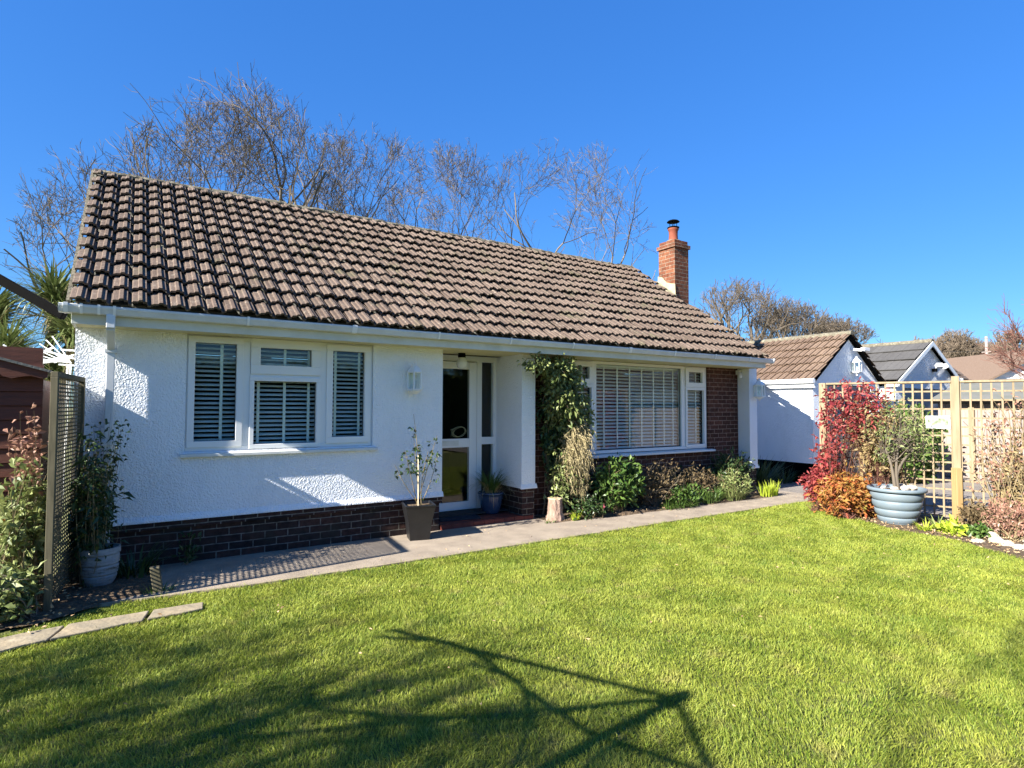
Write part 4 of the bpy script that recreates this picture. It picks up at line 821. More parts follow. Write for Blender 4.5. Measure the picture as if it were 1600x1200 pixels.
def sword_head(mb, dead, c, n, L, rng):
    u = rng.uniform(-.55, 1, n); a = rng.uniform(0, 6.28, n); P = np.repeat([c], n, 0)+rng.normal(size=(n, 3))*.03
    blades(mb, P, a, L, .045, rng, lean=1.15, curl=1.1, seg=5); m2 = n//2
    blades(mb, P[:m2], a[:m2]+1, L*.9, .045, rng, lean=.45, curl=.9, seg=5)
    nd = n//4; P2 = np.repeat([np.array(c)-[0, 0, .12]], nd, 0)+rng.normal(size=(nd, 3))*.04; blades(dead, P2, rng.uniform(0, 6.28, nd), L*.85, .035, rng, lean=2.2, curl=.8, seg=4)
pt = thing('cordyline_palm', 'cabbage palm with several heads of sword leaves behind the shed', 'palm', (-1.3, 11.4, 0)); rng = np.random.default_rng(12)
tk, fo, de = MB(), MB(), MB()
for (hx, hy, hz, n, L) in ((-.98, 11.4, 3.05, 260, .85), (-1.75, 11.6, 2.7, 260, .9), (-.72, 11.0, 2.45, 240, .8), (-1.5, 11.0, 2.15, 240, .85), (-.95, 11.2, 1.9, 140, .7), (-2.2, 11.7, 3.1, 80, .8), (-.35, 11.6, 2.1, 100, .7)):
    tk.tube(bez(np.array([-1.3, 11.4, 0]), np.array([(hx-1.3)/2, 11.4, hz*.4]), np.array([hx, hy, hz]), 8), np.linspace(.11, .05, 8), 8); sword_head(fo, de, (hx, hy, hz), n, L, rng)
tk.build('trunk', M['barkdark'], pt); fo.build('crown', M['palm'], pt); de.build('dead_leaves', M['lf_straw'], pt)

ar = thing('clothes_airer', 'white wire clothes airer seen over the shed roof below the palm', 'clothes airer', (-.92, 8.9, 0)); m = MB()
for s_ in (0, 1):
    for k in range(9): y0 = 8.75+.05*k; m.tube([(-1.25+.055*k, y0, 1.92+.035*k*s_+.02*k), (-.72+.012*k, y0+.15, 2.04+.012*k*(1-s_))], .007, 5)
for q in (((-1.25, 8.75, 1.90), (-.80, 9.15, 2.22)), ((-.75, 8.8, 2.02), (-.60, 9.2, 2.14)), ((-.9, 8.8, 2.16), (-.60, 9.0, 2.10)), ((-1.22, 8.8, 2.2), (-1.02, 8.8, 2.02)), ((-.72, 8.9, 2.10), (-.45, 8.9, 2.06)), ((-.72, 8.9, 2.0), (-.48, 8.9, 1.99)), ((-.7, 8.9, 2.18), (-.46, 8.9, 2.17))): m.tube(q, .011, 6)
m.build('rods', M['whiteplastic'], ar); m = MB()
for x, y in ((-1.2, 8.75), (-.65, 8.85), (-.7, 9.15), (-1.1, 9.2)): m.tube([(x, y, 0), (x+.05, y, 2.0)], .011, 6)
m.build('leg', M['whiteplastic'], ar)
bb = thing('sloping_rail', 'black sloping rail rising to the left from the end of the gutter', 'rail', (-1.1, 7.35, 0))
MB().bar((-1.75, 7.76, 3.165), (-.53, 6.99, 2.36), .06, .085).build('rail', M['black'], bb, bev=.01); MB().bar((-1.72, 7.74, 0), (-1.72, 7.74, 3.10), .07, .07).build('post', M['black'], bb)

# ================================================================== RIGHT SIDE: trellis, pots, plants
pA, pB, pC, pD = [np.array(p) for p in ((8.62, 4.74), (9.20, 3.28), (9.46, 2.60), (9.95, 1.32))]
tr = thing('trellis_fence', 'open square trellis fence on timber posts along the edge of the drive', 'trellis', (9.2, 3.4, 0))
def post(p, w, z, m, nm='post', d=None): 
    return MB().bar((p[0], p[1], -.1), (p[0], p[1], z), w, d or w, (.37, -.93, 0)).build(nm, M[m], tr, bev=.005)
post(pA, .09, 1.87, 'timber'); post(pB, .085, 1.93, 'timber'); post(pC, .07, 1.78, 'timber'); post(pD, .09, 1.87, 'timber')
def panel(a, b_, n, z0, z1, nz):
    d = b_-a; L = np.linalg.norm(d); e = d/L; nx = np.array([-e[1], e[0]])*.012; m = MB()
    for k in range(n+1):
        p = a+d*(k/n); j = rg.normal()*.002; m.bar((p[0], p[1], z0), (p[0]+j, p[1], z1), .021, .014, (nx[0], nx[1], 0))
    for k in range(nz+1):
        z = z0+.01+(z1-z0-.02)*k/nz; m.bar((a[0]+nx[0], a[1]+nx[1], z), (b_[0]+nx[0], b_[1]+nx[1], z), .012, .021)
    m.bar((a[0]-nx[0], a[1]-nx[1], z1), (b_[0]-nx[0], b_[1]-nx[1], z1), .022, .026)
    return m.build('lattice_panel', M['timber'], tr)
e1_ = (pB-pA)/np.linalg.norm(pB-pA)
panel(pA+e1_*.05, pB-e1_*.045, 14, .06, 1.86, 15); e2 = (pC-pB)/np.linalg.norm(pC-pB); panel(pB+e2*.05, pC-e2*.03, 6, .06, 1.86, 15); e3 = (pD-pC)/np.linalg.norm(pD-pC); panel(pC+e3*.035, pD-e3*.05, 12, .06, 1.86, 15)
q = pB+np.array([-.075, -.02]); sb = MB().bar((q[0], q[1], -.1), (q[0], q[1], .72), .10, .075, (.8, -.55, 0)); sb.build('repair_spur', M['timberfresh'], tr, bev=.004)

def rock(name, label, x, y, z, s, seed, group=None, m='rock'):
    rng = np.random.default_rng(seed); n = 11; rows = 7; V = []
    s = np.array(s)*rng.uniform(.85, 1.15, 3); th = np.arange(n)*2*math.pi/n; rot = rng.uniform(0, 3)
    for k in range(rows):
        ph = math.pi*k/(rows-1); r = max(math.sin(ph), .02)*(1+rng.normal(size=n)*.09); V.append(np.stack([x+s[0]*r*np.cos(th+rot), y+s[1]*r*np.sin(th+rot), z+s[2]*(.55-math.cos(ph))*np.ones(n)*(1+rng.normal(size=n)*.05)], 1))
    i = np.arange(rows-1)[:, None]*n; j = np.arange(n)[None]; A = i+j; B = i+(j+1) % n
    return tag(MB().add(np.concatenate(V), [np.stack([A, B, B+n, A+n], -1).reshape(-1, 4)]).build(name, M[m], origin=(x, y, z)), label, 'stone', group)

PX, PY = 8.47, 3.70
gp = thing('ribbed_pot', 'large round grey ribbed plastic pot standing on the edge of the lawn', 'planter', (PX, PY, 0))
pf = [(0, .0), (.185, .0)]
for k, (z0, z1, r0_, r1_) in enumerate(((.0, .085, .185, .225), (.09, .185, .222, .258), (.19, .295, .252, .282), (.30, .405, .276, .30))):
    for q in range(5): u_ = q/4; pf.append((r0_+(r1_-r0_)*u_+.014*math.sin(math.pi*min(1, u_*1.05)), z0+(z1-z0)*u_+.004))
    pf.append((r1_-.012, z1+.006))
pf += [(.292, .415), (.325, .42), (.338, .432), (.338, .458), (.325, .468), (.305, .466), (.295, .45), (.285, .40)]
MB().lathe(pf, (PX, PY, 0), 64).build('pot', M['greypot'], gp, smooth=True)
MB().lathe([(0, .43), (.29, .42)], (PX, PY, 0), 24).build('compost', M['soil'], gp)
for k, (x, y, s_) in enumerate(((-.19, -.06, .055), (-.12, -.16, .06), (-.02, -.19, .058), (.08, -.17, .06), (.17, -.10, .058), (.21, .03, .05), (-.2, .07, .05), (.02, -.08, .05))):
    rock('pot_stone', 'pale cobble laid on top of the soil in the big grey ribbed pot', PX+x, PY+y, .448, (s_, s_*.8, s_*.62), 100+k, 'cobbles in the grey pot')
pt2 = thing('potted_tree', 'small multi-branched tree with tan and olive leaves growing in the grey ribbed pot', 'small tree', (PX, PY, .43)); rng = np.random.default_rng(77); sm, lm = MB(), MB()
base = np.array([PX+.02, PY, .40])
for k, tip in enumerate(((8.62, 3.72, 1.0), (8.5, 3.85, .98), (8.75, 3.6, .95))): sm.tube(bez(base+rng.normal(size=3)*[.02, .02, 0], np.array([PX, PY+.03, .75]), np.array(tip), 8), np.linspace(.024, .010, 8), 8)
shrub(sm, lm, rng, [(8.62, 3.72, .98), (8.5, 3.85, .9), (8.75, 3.6, .9), (8.55, 3.75, .8)], (8.84, 3.82, 1.22), (.50, .46, .48), 120, 8, .068, .028, r0=.005, start=.35, droop=.6, shell=.35)
sm.build('branch', M['bark'], pt2); lm.build('foliage', M['lf_olive'], pt2)

def cane_bush(name, label, base, c, rad, n, nl, lmat, seed, **kw):
    kw.setdefault('r0', .0028); return bush(name, label, 'shrub', base, c, rad, n, nl, .066, .026, lmat, seed, smat='redbark', **kw)
cane_bush('heavenly_bamboo', 'tall crimson-leaved shrub covering the left end of the trellis', (8.50, 4.45), (8.62, 4.32, 1.60), (.52, .46, .42), 105, 11, 'lf_red', 81, droop=.3, shell=.35, start=.66, bspread=.12, up=.25)
cane_bush('heavenly_bamboo', 'olive and gold leafed shrub filling the middle of the left trellis panel', (8.75, 4.1), (8.84, 4.08, 1.25), (.52, .40, .58), 170, 11, 'lf_tan', 82, droop=.3, shell=.3, start=.45, bspread=.12)
cane_bush('heavenly_bamboo', 'dense orange and yellow mound of foliage left of the grey ribbed pot', (8.46, 4.25), (8.44, 4.30, .34), (.46, .42, .30), 260, 15, 'lf_orange', 83, droop=.3, shell=.35, start=.4, bspread=.15)
cane_bush('heavenly_bamboo', 'low red foliage between the orange mound and the path end', (8.62, 4.72), (8.55, 4.70, .42), (.34, .30, .28), 120, 13, 'lf_red', 84, droop=.3, shell=.35, start=.5, bspread=.1)
cane_bush('heavenly_bamboo', 'sparse red shoots in front of the first trellis post', (8.5, 4.6), (8.38, 4.55, .95), (.22, .22, .38), 36, 10, 'lf_red', 85, droop=.2, shell=.6, start=.6, bspread=.1, r0=.004)
bush('climbing_rose', 'twiggy climbing rose with sparse reddish leaves over the right trellis panel', 'climber', (9.3, 2.75), (9.36, 2.75, 1.05), (.34, .62, .78), 110, 6, .055, .028, 'lf_bronze', 86, smat='stem', droop=.3, shell=.3, start=.3, bspread=.2, r0=.008)
bush('climbing_rose', 'tan-leaved twiggy shrub at the right edge of the picture before the trellis', 'climber', (9.15, 2.4), (9.12, 2.40, .80), (.34, .46, .66), 75, 8, .055, .026, 'lf_tan', 87, smat='stem', droop=.3, shell=.3, start=.3, bspread=.2, r0=.007)
bush('ground_cover_shrub', 'low bronze and mauve shrub by the pale stones at the right edge', 'shrub', (8.75, 2.6), (8.72, 2.55, .22), (.38, .34, .24), 170, 12, .04, .016, 'lf_bronze', 88, shell=.3, bspread=.2)
bush('ground_cover_shrub', 'rust coloured dead foliage at the foot of the right trellis panel', 'shrub', (9.0, 3.05), (8.98, 2.98, .16), (.26, .22, .18), 90, 10, .045, .02, 'lf_brown', 89, shell=.3, bspread=.15)
clump('fern', 'small yellow-green fern at the right foot of the grey ribbed pot', 'fern', 8.42, 3.22, 40, .24, .022, 'lf_olive', 90, .05, .05, lean=.9, curl=.6)
clump('strappy_plant', 'yellowing low strappy plant beside the grey ribbed pot', 'plant', 8.22, 3.28, 60, .15, .018, 'lf_lime', 91, .08, .07, lean=.9)
bush('primrose', 'low lime-leaved plant at the lawn edge in front of the trellis spur', 'plant', (8.25, 3.02), (8.25, 3.02, .05), (.16, .12, .05), 26, 8, .07, .035, 'lf_lime', 92, shell=.3, r0=.003, bspread=.05)
bush('creeping_plant', 'flat dark green creeping plant at the lawn edge right of the lime-leaved plant', 'plant', (8.32, 2.80), (8.32, 2.80, .05), (.2, .12, .05), 26, 9, .05, .03, 'lf_green', 93, shell=.3, r0=.003, bspread=.06)
rng = np.random.default_rng(13)
for k in range(16):
    rock('rockery_stone', 'pale rough stone in the rockery at the right edge of the lawn', 7.98+rng.uniform(0, .75), 2.0+rng.uniform(0, .72), -.01, (rng.uniform(.04, .085),)*2+(rng.uniform(.03, .06),), 200+k, 'rockery stones at the right edge of the lawn')
fr_ = thing('picture_frame', 'small white framed plaque hung on the left trellis panel', 'plaque', (9.07, 3.5, 1.3)); a, b_ = pA+(pB-pA)*.80, pA+(pB-pA)*.955; nrm2 = np.array([-e1_[1], e1_[0]])*-.03
m = MB()
def q3(p, z): return (p[0]+nrm2[0], p[1]+nrm2[1], z)
for (p, r, z0, z1) in ((a, b_, 1.235, 1.265), (a, b_, 1.375, 1.40)): m.bar(q3(p, (z0+z1)/2), q3(r, (z0+z1)/2), .016, z1-z0)
for p in (a, b_): m.bar(q3(p, 1.235), q3(p, 1.40), .02, .016)
m.build('frame', M['whiteplastic'], fr_); m = MB(); m.prism([q3(a, 1.25), q3(b_, 1.25), q3(b_, 1.39), q3(a, 1.39)], (.004, .002, 0)); m.build('panel', mat('plaque_picture', (.42, .44, .38), (.06, .09, .02), scale=17, rough=.6), fr_)
bush('evergreen_shrub', 'dense dark green laurel bush on the drive behind the trellis', 'shrub', (13.3, 5.6), (13.3, 5.6, .85), (.95, .6, .80), 300, 22, .12, .06, 'lf_green', 94, shell=.35, start=.4, bspread=.2, r0=.015)

# ================================================================== GARAGES AND NEIGHBOURS
def gable_garage(name, label, x0, x1, y0, y1, ze, za, wallm, tilem, nrow, prof_, over=.10, plinth=True, door=True, seed=1, cat='garage', gauge=.3):
    t = thing(name, label, cat, ((x0+x1)/2, y0, 0)); xm = (x0+x1)/2
    w = MB(); zb = .40 if plinth else 0
    w.box(x0, y0, zb, x0+.2, y1, ze); w.box(x1-.2, y0, zb, x1, y1, ze); w.box(x0+.2, y1-.2, zb, x1-.2, y1, ze)
    if door: w.box(x0+.2, y0, zb, x0+.35, y0+.2, ze); w.box(x1-.35, y0, zb, x1-.2, y0+.2, ze); w.box(x0+.35, y0, 1.98, x1-.35, y0+.2, ze)
    else: w.box(x0+.2, y0, zb, x1-.2, y0+.2, ze)
    w.prism([(x0, y0, ze), (x1, y0, ze), (xm, y0, za-.06)], (0, .2, 0)); w.prism([(x0, y1-.2, ze), (x1, y1-.2, ze), (xm, y1-.2, za-.06)], (0, .2, 0)); w.build('wall', M[wallm], t)
    if plinth:
        MB().box(x0+.02, y0+.02, -.02, x0+.2, y1-.02, zb).build('plinth', M['black'], t); MB().box(x1-.2, y0+.02, -.02, x1-.02, y1-.02, zb).build('plinth', M['black'], t)
    if door:
        d = MB(); n = 7
        for k in range(n): d.box(x0+.36, y0+.06, .02+k*.28, x1-.36, y0+.09, .02+k*.28+.268)
        d.build('garage_door', M['doorshade'], t, bev=.006)
    rng = np.random.default_rng(seed); nc = int(round((y1-y0+over*2)/.30)); dx = x1-xm+.12; sl = (za-ze)/(x1-xm); zl = za-sl*dx+.01
    ys, ye = y0-over, y1+over
    rf = tiled_roof((xm-dx, ye, zl), (xm-dx, ys, zl), (xm, ye, za+.01), (xm, ys, za+.01), nc, nrow, 'tile', rng, prof_, jit=.003)
    r2 = tiled_roof((xm+dx, ys, zl), (xm+dx, ye, zl), (xm, ys, za+.01), (xm, ye, za+.01), nc, nrow, 'tile', rng, prof_, jit=.003)
    rf.v += [v for v in r2.v]; rf.f += [f+rf.n for f in r2.f]; rf.n += r2.n
    ro = rf.build('roof', M[tilem], t)
    dk = MB()
    for s in (-1, 1):
        a, b_, c, d = (xm+s*(dx-.02), ys+.01, zl-.045), (xm, ys+.01, za-.045), (xm, ye-.01, za-.045), (xm+s*(dx-.02), ye-.01, zl-.045)
        P = [a, b_, c, d] if s < 0 else [b_, a, d, c]; dk.hexa(P+[(p[0], p[1], p[2]+.04) for p in P])
    dk.build('roof_deck', M['black'], ro)
    th = np.linspace(-.2, math.pi+.2, 8); k = MB(); P = [(xm-.09*math.cos(q), ys-.02, za+.0+.075*math.sin(q)) for q in th]; k.prism(P, (0, ye-ys+.04, 0)); k.build('ridge_tiles', M['ridge'], ro)
    fa = MB(); fa.box(x0-.11, ys+.01, zl-.09, x0-.09, ye, zl-.005); fa.box(x0-.089, ys+.01, zl-.12, x0, ye, zl-.10); fa.box(x1+.09, ys+.01, zl-.12, x1+.11, ye, zl-.005); fa.build('fascia', M['upvc'], t)
    return t, (xm, dx, zl, za, ys)
g1, _ = gable_garage('garage', 'white rendered garage with a brown pantile roof right of the bungalow', 11.30, 13.96, 6.41, 8.9, 2.10, 3.05, 'render', 'tile2', 6, prof, seed=21)
m = MB(); m.tube([(11.16, 6.30, 2.03), (11.16, 9.0, 2.03)], .05, 8); m.build('gutter', M['upvc'], g1)
flat = [(0, .010), (.02, .012), (.48, .012), (.485, .006), (.495, .006), (.5, .012), (.98, .012), (1, .006)]
g2, q = gable_garage('garage', 'neighbouring pale gabled garage with a dark grey flat tiled roof', 15.03, 18.49, 6.54, 11.5, 2.18, 3.16, 'render2', 'tile3', 4, flat, plinth=False, seed=22)
xm, dx, zl, za, ys = q; m = MB()
for s in (-1, 1): m.prism([(xm+s*dx, ys-.01, zl-.10), (xm, ys-.01, za-.10), (xm, ys-.01, za+.01), (xm+s*dx, ys-.01, zl+.01)], (0, -.02, 0))
m.build('bargeboard', M['upvc'], g2)
f2 = thing('floodlight', 'small twin-headed floodlight on the gable of the grey roofed garage', 'floodlight', (17.0, 6.4, 2.5)); MB().box(16.96, 6.44, 2.42, 17.04, 6.53, 2.50).build('bracket', M['black'], f2)
for s in (-1, 1): MB().bar((17.0+s*.12, 6.36, 2.53), (17.0+s*.18, 6.30, 2.58), .14, .10).build('lamp_head', M['whiteplastic'], f2)

hb = thing('bungalow', 'low brown hip-roofed building between the grey garage and the white gabled house', 'building', (24, 9.8, 0))
MB().box(21.3, 8.9, 0, 26.8, 11.0, 2.2).build('wall', M['farbrick'], hb)
rng = np.random.default_rng(6); hp = tiled_roof((21.0, 8.65, 2.1), (27.0, 8.65, 2.1), (22.0, 9.6, 3.2), (26.0, 9.6, 3.2), 14, 7, 't', rng, flat)
for c4 in (((21.0, 11.2, 2.1), (21.0, 8.65, 2.1), (22.0, 9.6, 3.2), (21.99, 9.61, 3.19)), ((27.0, 8.65, 2.1), (27.0, 11.2, 2.1), (26.0, 9.6, 3.2), (26.01, 9.59, 3.19))):
    r2 = tiled_roof(*c4, 16, 7, 't', rng, flat); hp.f += [f+hp.n for f in r2.f]; hp.v += r2.v; hp.n += r2.n
hp.build('roof', M['tile'], hb); m = MB(); m.add([(21.02, 8.67, 2.07), (26.98, 8.67, 2.07), (26.98, 11.2, 2.07), (21.02, 11.2, 2.07), (22.0, 9.6, 3.17), (26.0, 9.6, 3.17)], [[[3, 2, 1, 0], [0, 1, 5, 4], [2, 3, 4, 5]], [[1, 2, 5], [3, 0, 4]]]); m.build('roof_deck', M['black'], hb)
vv = MB(); vv.box(25.6, 8.9, 2.35, 25.72, 9.0, 2.6); vv.build('vent', M['whiteplastic'], hb)

wh = thing('white_house', 'white boarded gabled house at the far right beyond the outbuilding', 'house', (33.6, 9, 0))
a = np.array([31.9, 10.1]); b_ = np.array([36.3, 7.15]); d = b_-a; nn = np.array([.56, .83])*9; md = (a+b_)/2
m = MB(); m.prism([(a[0], a[1], 0), (b_[0], b_[1], 0), (b_[0], b_[1], 2.75), (md[0], md[1], 4.1), (a[0], a[1], 2.75)], (nn[0], nn[1], 0)); m.build('wall', M['paint'], wh)
m = MB()
for k in range(22): z = .3+k*.18; s = 1 if z < 2.7 else max(0., 1-(z-2.75)/1.35); c0 = md-(d/2)*s; c1 = md+(d/2)*s; m.bar((c0[0]-.018, c0[1]-.03, z), (c1[0]-.018, c1[1]-.03, z), .02, .015)
m.build('board_joint', M['render2'], wh)
for s, p in ((0, a), (1, b_)):
    dd_ = (md-p); o2 = p-dd_*.12; m = MB(); z0 = 2.75-1.35*.12+.03; n0 = nn*-.03; P = [(o2[0]+n0[0], o2[1]+n0[1], z0), (md[0]+n0[0], md[1]+n0[1], 4.13)]; Q = [(P[1][0]+nn[0]*1.05, P[1][1]+nn[1]*1.05, 4.13), (P[0][0]+nn[0]*1.05, P[0][1]+nn[1]*1.05, z0)]
    pts = P+Q; m.hexa(pts+[(x, y, z+.09) for x, y, z in pts]); m.build('roof', M['tile2'], wh)
for t0, t1, z0, z1 in ((.12, .34, 1.0, 2.1), (.62, .84, 1.0, 2.1)):
    c0, c1 = a+d*t0, a+d*t1; m = MB(); m.bar((c0[0]-.03, c0[1]-.045, (z0+z1)/2), (c1[0]-.03, c1[1]-.045, (z0+z1)/2), .05, z1-z0); wo = m.build('window', M['upvc'], wh)
    c0, c1 = a+d*(t0+.02), a+d*(t1-.02); m = MB(); m.bar((c0[0]-.05, c0[1]-.075, (z0+z1)/2), (c1[0]-.05, c1[1]-.075, (z0+z1)/2), .02, z1-z0-.2); m.build('pane', M['gasket'], wo)

ob = thing('outbuilding', 'long low outbuilding of weathered vertical boards with a grey felt roof beyond the trellis', 'outbuilding', (15.5, 3, 0)); m = MB(); yy = -2.0; rng = np.random.default_rng(14)
while yy < 5.6: w_ = .145; m.box(15.0+rng.normal()*.004, yy, 0.02, 15.03, yy+w_-.006, 1.60+rng.normal()*.004); yy += w_
m.box(15.03, -2, 0, 15.10, 5.6, 1.66); m.box(15.1, 5.53, 0, 17.4, 5.6, 1.66); m.build('wall', M['fence'], ob)
m = MB(); m.hexa([(14.80, -2.2, 1.66), (16.2, -2.2, 2.03), (16.2, 5.75, 2.03), (14.80, 5.75, 1.66), (14.80, -2.2, 1.70), (16.2, -2.2, 2.08), (16.2, 5.75, 2.08), (14.80, 5.75, 1.70)]); m.hexa([(16.2, -2.2, 2.03), (17.6, -2.2, 1.66), (17.6, 5.75, 1.66), (16.2, 5.75, 2.03), (16.2, -2.2, 2.08), (17.6, -2.2, 1.70), (17.6, 5.75, 1.70), (16.2, 5.75, 2.08)]); m.build('roof', M['felt'], ob)
m = MB(); m.box(14.80, -2.2, 1.60, 14.82, 5.75, 1.658); m.build('fascia', M['black'], ob)
for k in range(4): MB().box(14.93, 5.0-k*1.85, 0, 14.998, 5.1-k*1.85, 1.60).build('post', M['timber'], ob)

# ================================================================== TREES
def tree(name, label, base, targets, th, r0, seed, tw, group, rmin=.0042, twl=(.6, .4), spread=.7, bm='bark', cat='tree', **kw):
    t = thing(name, label, cat, base, group); rng = np.random.default_rng(seed); a, c = bare_tree(rng, base, targets, th, r0, tw, twl, rmin, spread, **kw)
    a.build('trunk', M[bm], t); c.build('crown', M[bm], t); return t
G = 'bare trees behind the bungalow'
def tg(P, y, rng, s=1.2):
    A = [(x, y+rng.normal()*s, z*.95-.15) for x, z in P]
    return A+[(x+rng.normal()*.45, y+rng.normal()*s, z-abs(rng.normal())*1.3) for x, y_, z in A]
def ftree(name, label, base, seed, group, trunk_h, stems, env, depth, L0, r0, bm='bark', **kw):
    t = thing(name, label, 'tree', base, group); a, c = fork_tree(np.random.default_rng(seed), base, trunk_h, stems, env, depth, L0, r0, **kw)
    a.build('trunk', M[bm], t, smooth=True); c.build('crown', M[bm], t); return t
ftree('bare_tree', 'bare tree arching low to the left beyond the left end of the roof', (1.0, 17, 0), 1, G, 2.0, [(-.8, 0, .9), (-.5, .3, 1.1), (-.9, -.3, .6), (-.2, -.3, 1.1), (-.65, .4, .5), (-.9, .1, .4)], ((-.3, 17, 5.2), (1.75, 1.6, 2.7)), 8, 1.5, .15)
ftree('bare_tree', 'tallest spreading bare tree behind the left part of the roof', (2.7, 16, 0), 2, G, 1.9, [(-.45, 0, 1), (-.2, .3, 1.2), (.1, -.2, 1.3), (.35, .2, 1.1), (-.75, -.2, .9), (.1, .4, 1), (-.6, .3, 1)], ((2.25, 16, 5.9), (2.5, 1.9, 3.35)), 9, 2.0, .2, nchild=2.3)
ftree('bare_tree', 'dense upright bare tree behind the middle of the roof', (5.8, 16.5, 0), 3, G, 1.9, [(-.3, 0, 1.2), (.25, .2, 1.2), (0, -.2, 1.3), (.45, 0, 1), (-.4, .3, 1)], ((5.75, 16.5, 6.3), (1.75, 1.7, 3.8)), 9, 2.0, .19)
ftree('bare_tree', 'slimmer pale bare tree between the dense upright tree and the sparse one', (8.2, 17, 0), 14, G, 2.0, [(-.35, 0, 1.2), (.3, .2, 1.1), (.0, -.2, 1.3), (-.1, .3, 1.1)], ((8.4, 17, 6.4), (1.9, 1.6, 3.8)), 9, 2.05, .15, nchild=2.25)
ftree('bare_tree', 'low open bare tree between the slim pale tree and the sparse one', (10.4, 17.5, 0), 9, G, 1.8, [(-.2, 0, 1.1), (.35, .2, 1)], ((10.4, 17.5, 5.4), (1.6, 1.5, 3.2)), 7, 1.7, .12, nchild=2.1)
ftree('bare_tree', 'sparse open bare tree behind the right part of the roof', (12.1, 15.5, 0), 5, G, 2.3, [(-.35, 0, 1), (.1, .2, 1.2), (.55, -.1, .9), (.8, .1, .5)], ((12.4, 15.5, 6.2), (3.1, 2.0, 4.9)), 9, 2.15, .15, nchild=2.16, ang=(.33, .7))
def dome(c, r, n, rng, up=.15):
    out = []
    while len(out) < n:
        d = unit(rng.normal(size=3)); 
        if d[2] > up-.25: out.append(tuple(np.array(c)+np.array(r)*d))
    return out
G2 = 'distant bare trees to the right of the bungalow'
rt = np.random.default_rng(51)
fan = [(-.6, 0, .9), (.6, 0, .9), (0, .5, 1), (0, -.5, 1), (-.3, -.3, 1.2), (.3, .3, 1.2), (.9, .2, .5), (-.9, -.2, .5)]
ftree('distant_tree', 'round-headed bare tree rising just right of the chimney', (48.2, 34, 0), 6, G2, 3.4, fan, ((48.2, 34, 7.6), (5.0, 4.6, 5.2)), 8, 2.9, .42, bm='barkfar', rmin=.016)
ftree('distant_tree', 'bare tree behind the left end of the garage roof, lower than its neighbour', (52.0, 31.5, 0), 7, G2, 3, fan, ((52.0, 31.5, 6.6), (4.2, 4, 4.4)), 8, 2.4, .36, bm='barkfar', rmin=.016)
ftree('distant_tree', 'smallest bare tree of the group above the garage roof', (55.0, 29.0, 0), 8, G2, 2.6, fan, ((55.0, 29.0, 5.6), (3.6, 3.4, 4.1)), 8, 2.0, .3, bm='barkfar', rmin=.016)
G3 = 'bare trees beyond the utility pole'
for i, (x, y, r, h, lab) in enumerate(((48.5, 22.5, 3.4, 3.0, 'low dark bare tree left of the utility pole'), (53.0, 19.0, 3.8, 3.7, 'dark bare tree directly behind the utility pole'), (57.0, 16.2, 3.8, 3.5, 'dark bare tree right of the utility pole above the white house'))):
    ftree('distant_tree', lab, (x, y, 0), 30+i, G3, 1.4, fan, ((x, y, h), (r, r, h*1.0)), 8, 1.5, .32, bm='barkdark', rmin=.018)
tree('red_twigged_tree', 'reddish-purple twigged tree leaning in at the right edge above the outbuilding', (19.2, 4.3, 0), [(17.6, 5.3, 3.3), (17.8, 5.1, 3.7), (18.3, 4.9, 3.9), (18.0, 4.4, 3.2), (18.6, 4.4, 4.0), (17.5, 5.4, 2.8), (19.3, 4.2, 4.2), (20, 3.6, 3.9), (18.1, 5.3, 2.6)], 1.6, .10, 40, (14, 8), None, rmin=.005, bm='redbark')

up_ = thing('utility_pole', 'thin pale wooden utility pole standing among the distant trees', 'utility pole', (46.5, 14.8, 0)); MB().tube([(46.5, 14.8, 0), (46.5, 14.8, 6.15)], [.11, .08], 10).build('pole', M['fence'], up_, smooth=True)
MB().bar((46.5, 14.55, 5.15), (46.5, 15.05, 5.15), .08, .08).build('cross_arm', M['fence'], up_)
ow = MB(); ow.tube([(20+i*4.2, 33-i*2.9, 5.15+.002*(i-6)**2) for i in range(14)], .012, 4); tag(ow.build('overhead_wire', M['wire']), 'thin dark overhead wire crossing level with the utility pole', 'wire')

# ================================================================== WHAT STANDS BEHIND AND BESIDE THE VIEWER (shadows on the lawn, reflections in the glass)
LT = 'bare garden trees west of the lawn'
fan2 = [(-.5, 0, 1), (.5, .1, 1), (0, .5, .9), (.1, -.5, .9), (.8, .3, .6), (-.2, -.3, 1.2)]
ftree('bare_tree', 'bare garden tree beside the lawn, throwing streaky shadows over its left part', (-7.4, 2.0, 0), 60, LT, 1.3, fan2, ((-7.2, 2.1, 3.5), (2.2, 1.8, 2.2)), 7, .95, .13, rmin=.008)
ftree('bare_tree', 'second bare garden tree nearer the viewer, throwing streaks over the lawn corner', (-6.8, .1, 0), 61, LT, 1.5, fan2, ((-6.6, .2, 3.6), (2.0, 1.7, 2.1)), 7, .95, .12, rmin=.008)
ftree('bare_tree', 'tall thin bare tree behind the viewer beyond the left lawn edge', (-6.8, -.15, 0), 62, LT, 4.2, fan2[:3], ((-6.4, -.1, 6.4), (1.5, .9, 1.5)), 4, .95, .07, rmin=.008)
rot = thing('rotary_dryer', 'rotary clothes dryer whose shadow falls across the lawn', 'clothes dryer', (-1.06, 1.755, 0)); hub = np.array([-1.06, 1.755, 2.08])
MB().tube([(-1.06, 1.755, 0), hub], [.034, .030], 10).build('pole', M['black'], rot); MB().tube([hub-[0, 0, .06], hub+[0, 0, .05]], .05, 10).build('hub', M['black'], rot); m = MB(); ends = []
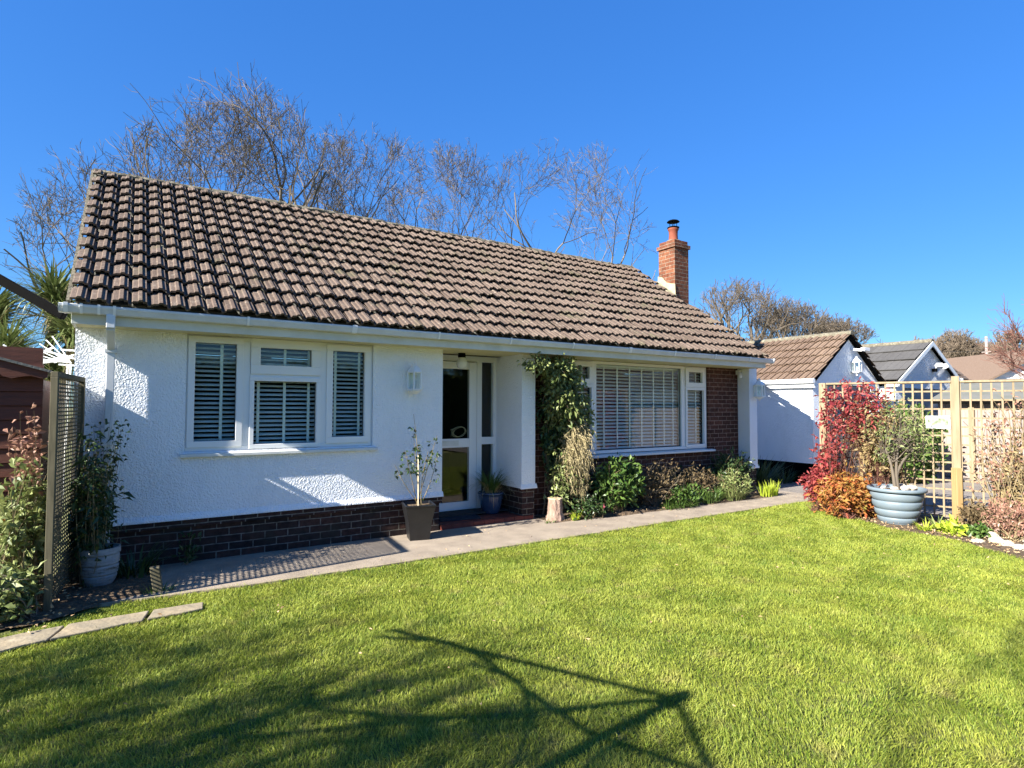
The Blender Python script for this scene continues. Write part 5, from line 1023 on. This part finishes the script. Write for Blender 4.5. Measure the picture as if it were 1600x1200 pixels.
for a_, ln_, dz in ((R(113), 1.85, -.10), (R(150), 1.8, -.25), (R(195), 1.8, -.25), (R(238), 1.75, -.06)):
    e = hub+np.array([ln_*math.cos(a_), ln_*math.sin(a_), dz]); ends.append(e); m.tube([hub, e], .017, 6)
m.build('arm', M['black'], rot); m = MB()
def shadow_cord(pts, z, r):   # unseen cords, shaped back along the sun from the wanted lawn shadows
    P = np.array([(x-z/.6, y-.105*z/.6, z+.12*math.sin(k*1.3)) for k, (x, y) in enumerate(pts)]); m.tube(P, r, 5)
shadow_cord([(1.40, 3.74), (1.56, 3.39), (1.72, 3.07), (1.95, 2.6), (2.0, 2.14), (1.95, 1.73), (1.85, 1.5)], 1.65, .014)
shadow_cord([(2.40, 2.12), (2.02, 2.2), (1.56, 2.37), (1.22, 2.79), (.98, 3.06), (.8, 3.3)], 1.75, .013)
shadow_cord([(1.72, 3.07), (1.65, 2.7), (1.58, 2.37), (1.5, 2.1)], 1.7, .012)
m.build('shadow_cords', M['black'], rot)
hg = thing('hedge', 'tall clipped evergreen hedge on the far side of the lawn, reflected in the windows', 'hedge', (1, -9.6, 0)); MB().box(-9, -10.1, 0, 13, -9.1, 2.9).build('core', M['hedge'], hg)
rng = np.random.default_rng(15); n = 30000; lm = MB(); P = np.stack([rng.uniform(-9, 13, n), -9.05+rng.normal(size=n)*.12, rng.uniform(0, 3.1, n)], 1); P[:, 2] += .15*np.sin(P[:, 0]*1.3); D = rng.normal(size=(n, 3))+[0, 1, .2]; leaves(lm, P, D, .12, .06, rng); lm.build('foliage', M['lf_green'], hg)
oh = thing('bungalow', 'pale bungalow across the road behind the viewer, reflected in the large window', 'bungalow', (27, -14, 0)); MB().box(19, -18, 0, 36, -13.5, 2.5).build('wall', M['render2'], oh)
m = MB(); m.prism([(18.8, -13.1, 2.45), (18.8, -18.4, 2.45), (18.8, -15.75, 4.6)], (17.4, 0, 0)); m.build('roof', M['tile2'], oh)
for x in (20.5, 24.5, 28, 32): MB().box(x, -13.5, 1, x+1.6, -13.45, 2.1).build('window', M['upvc'], oh)
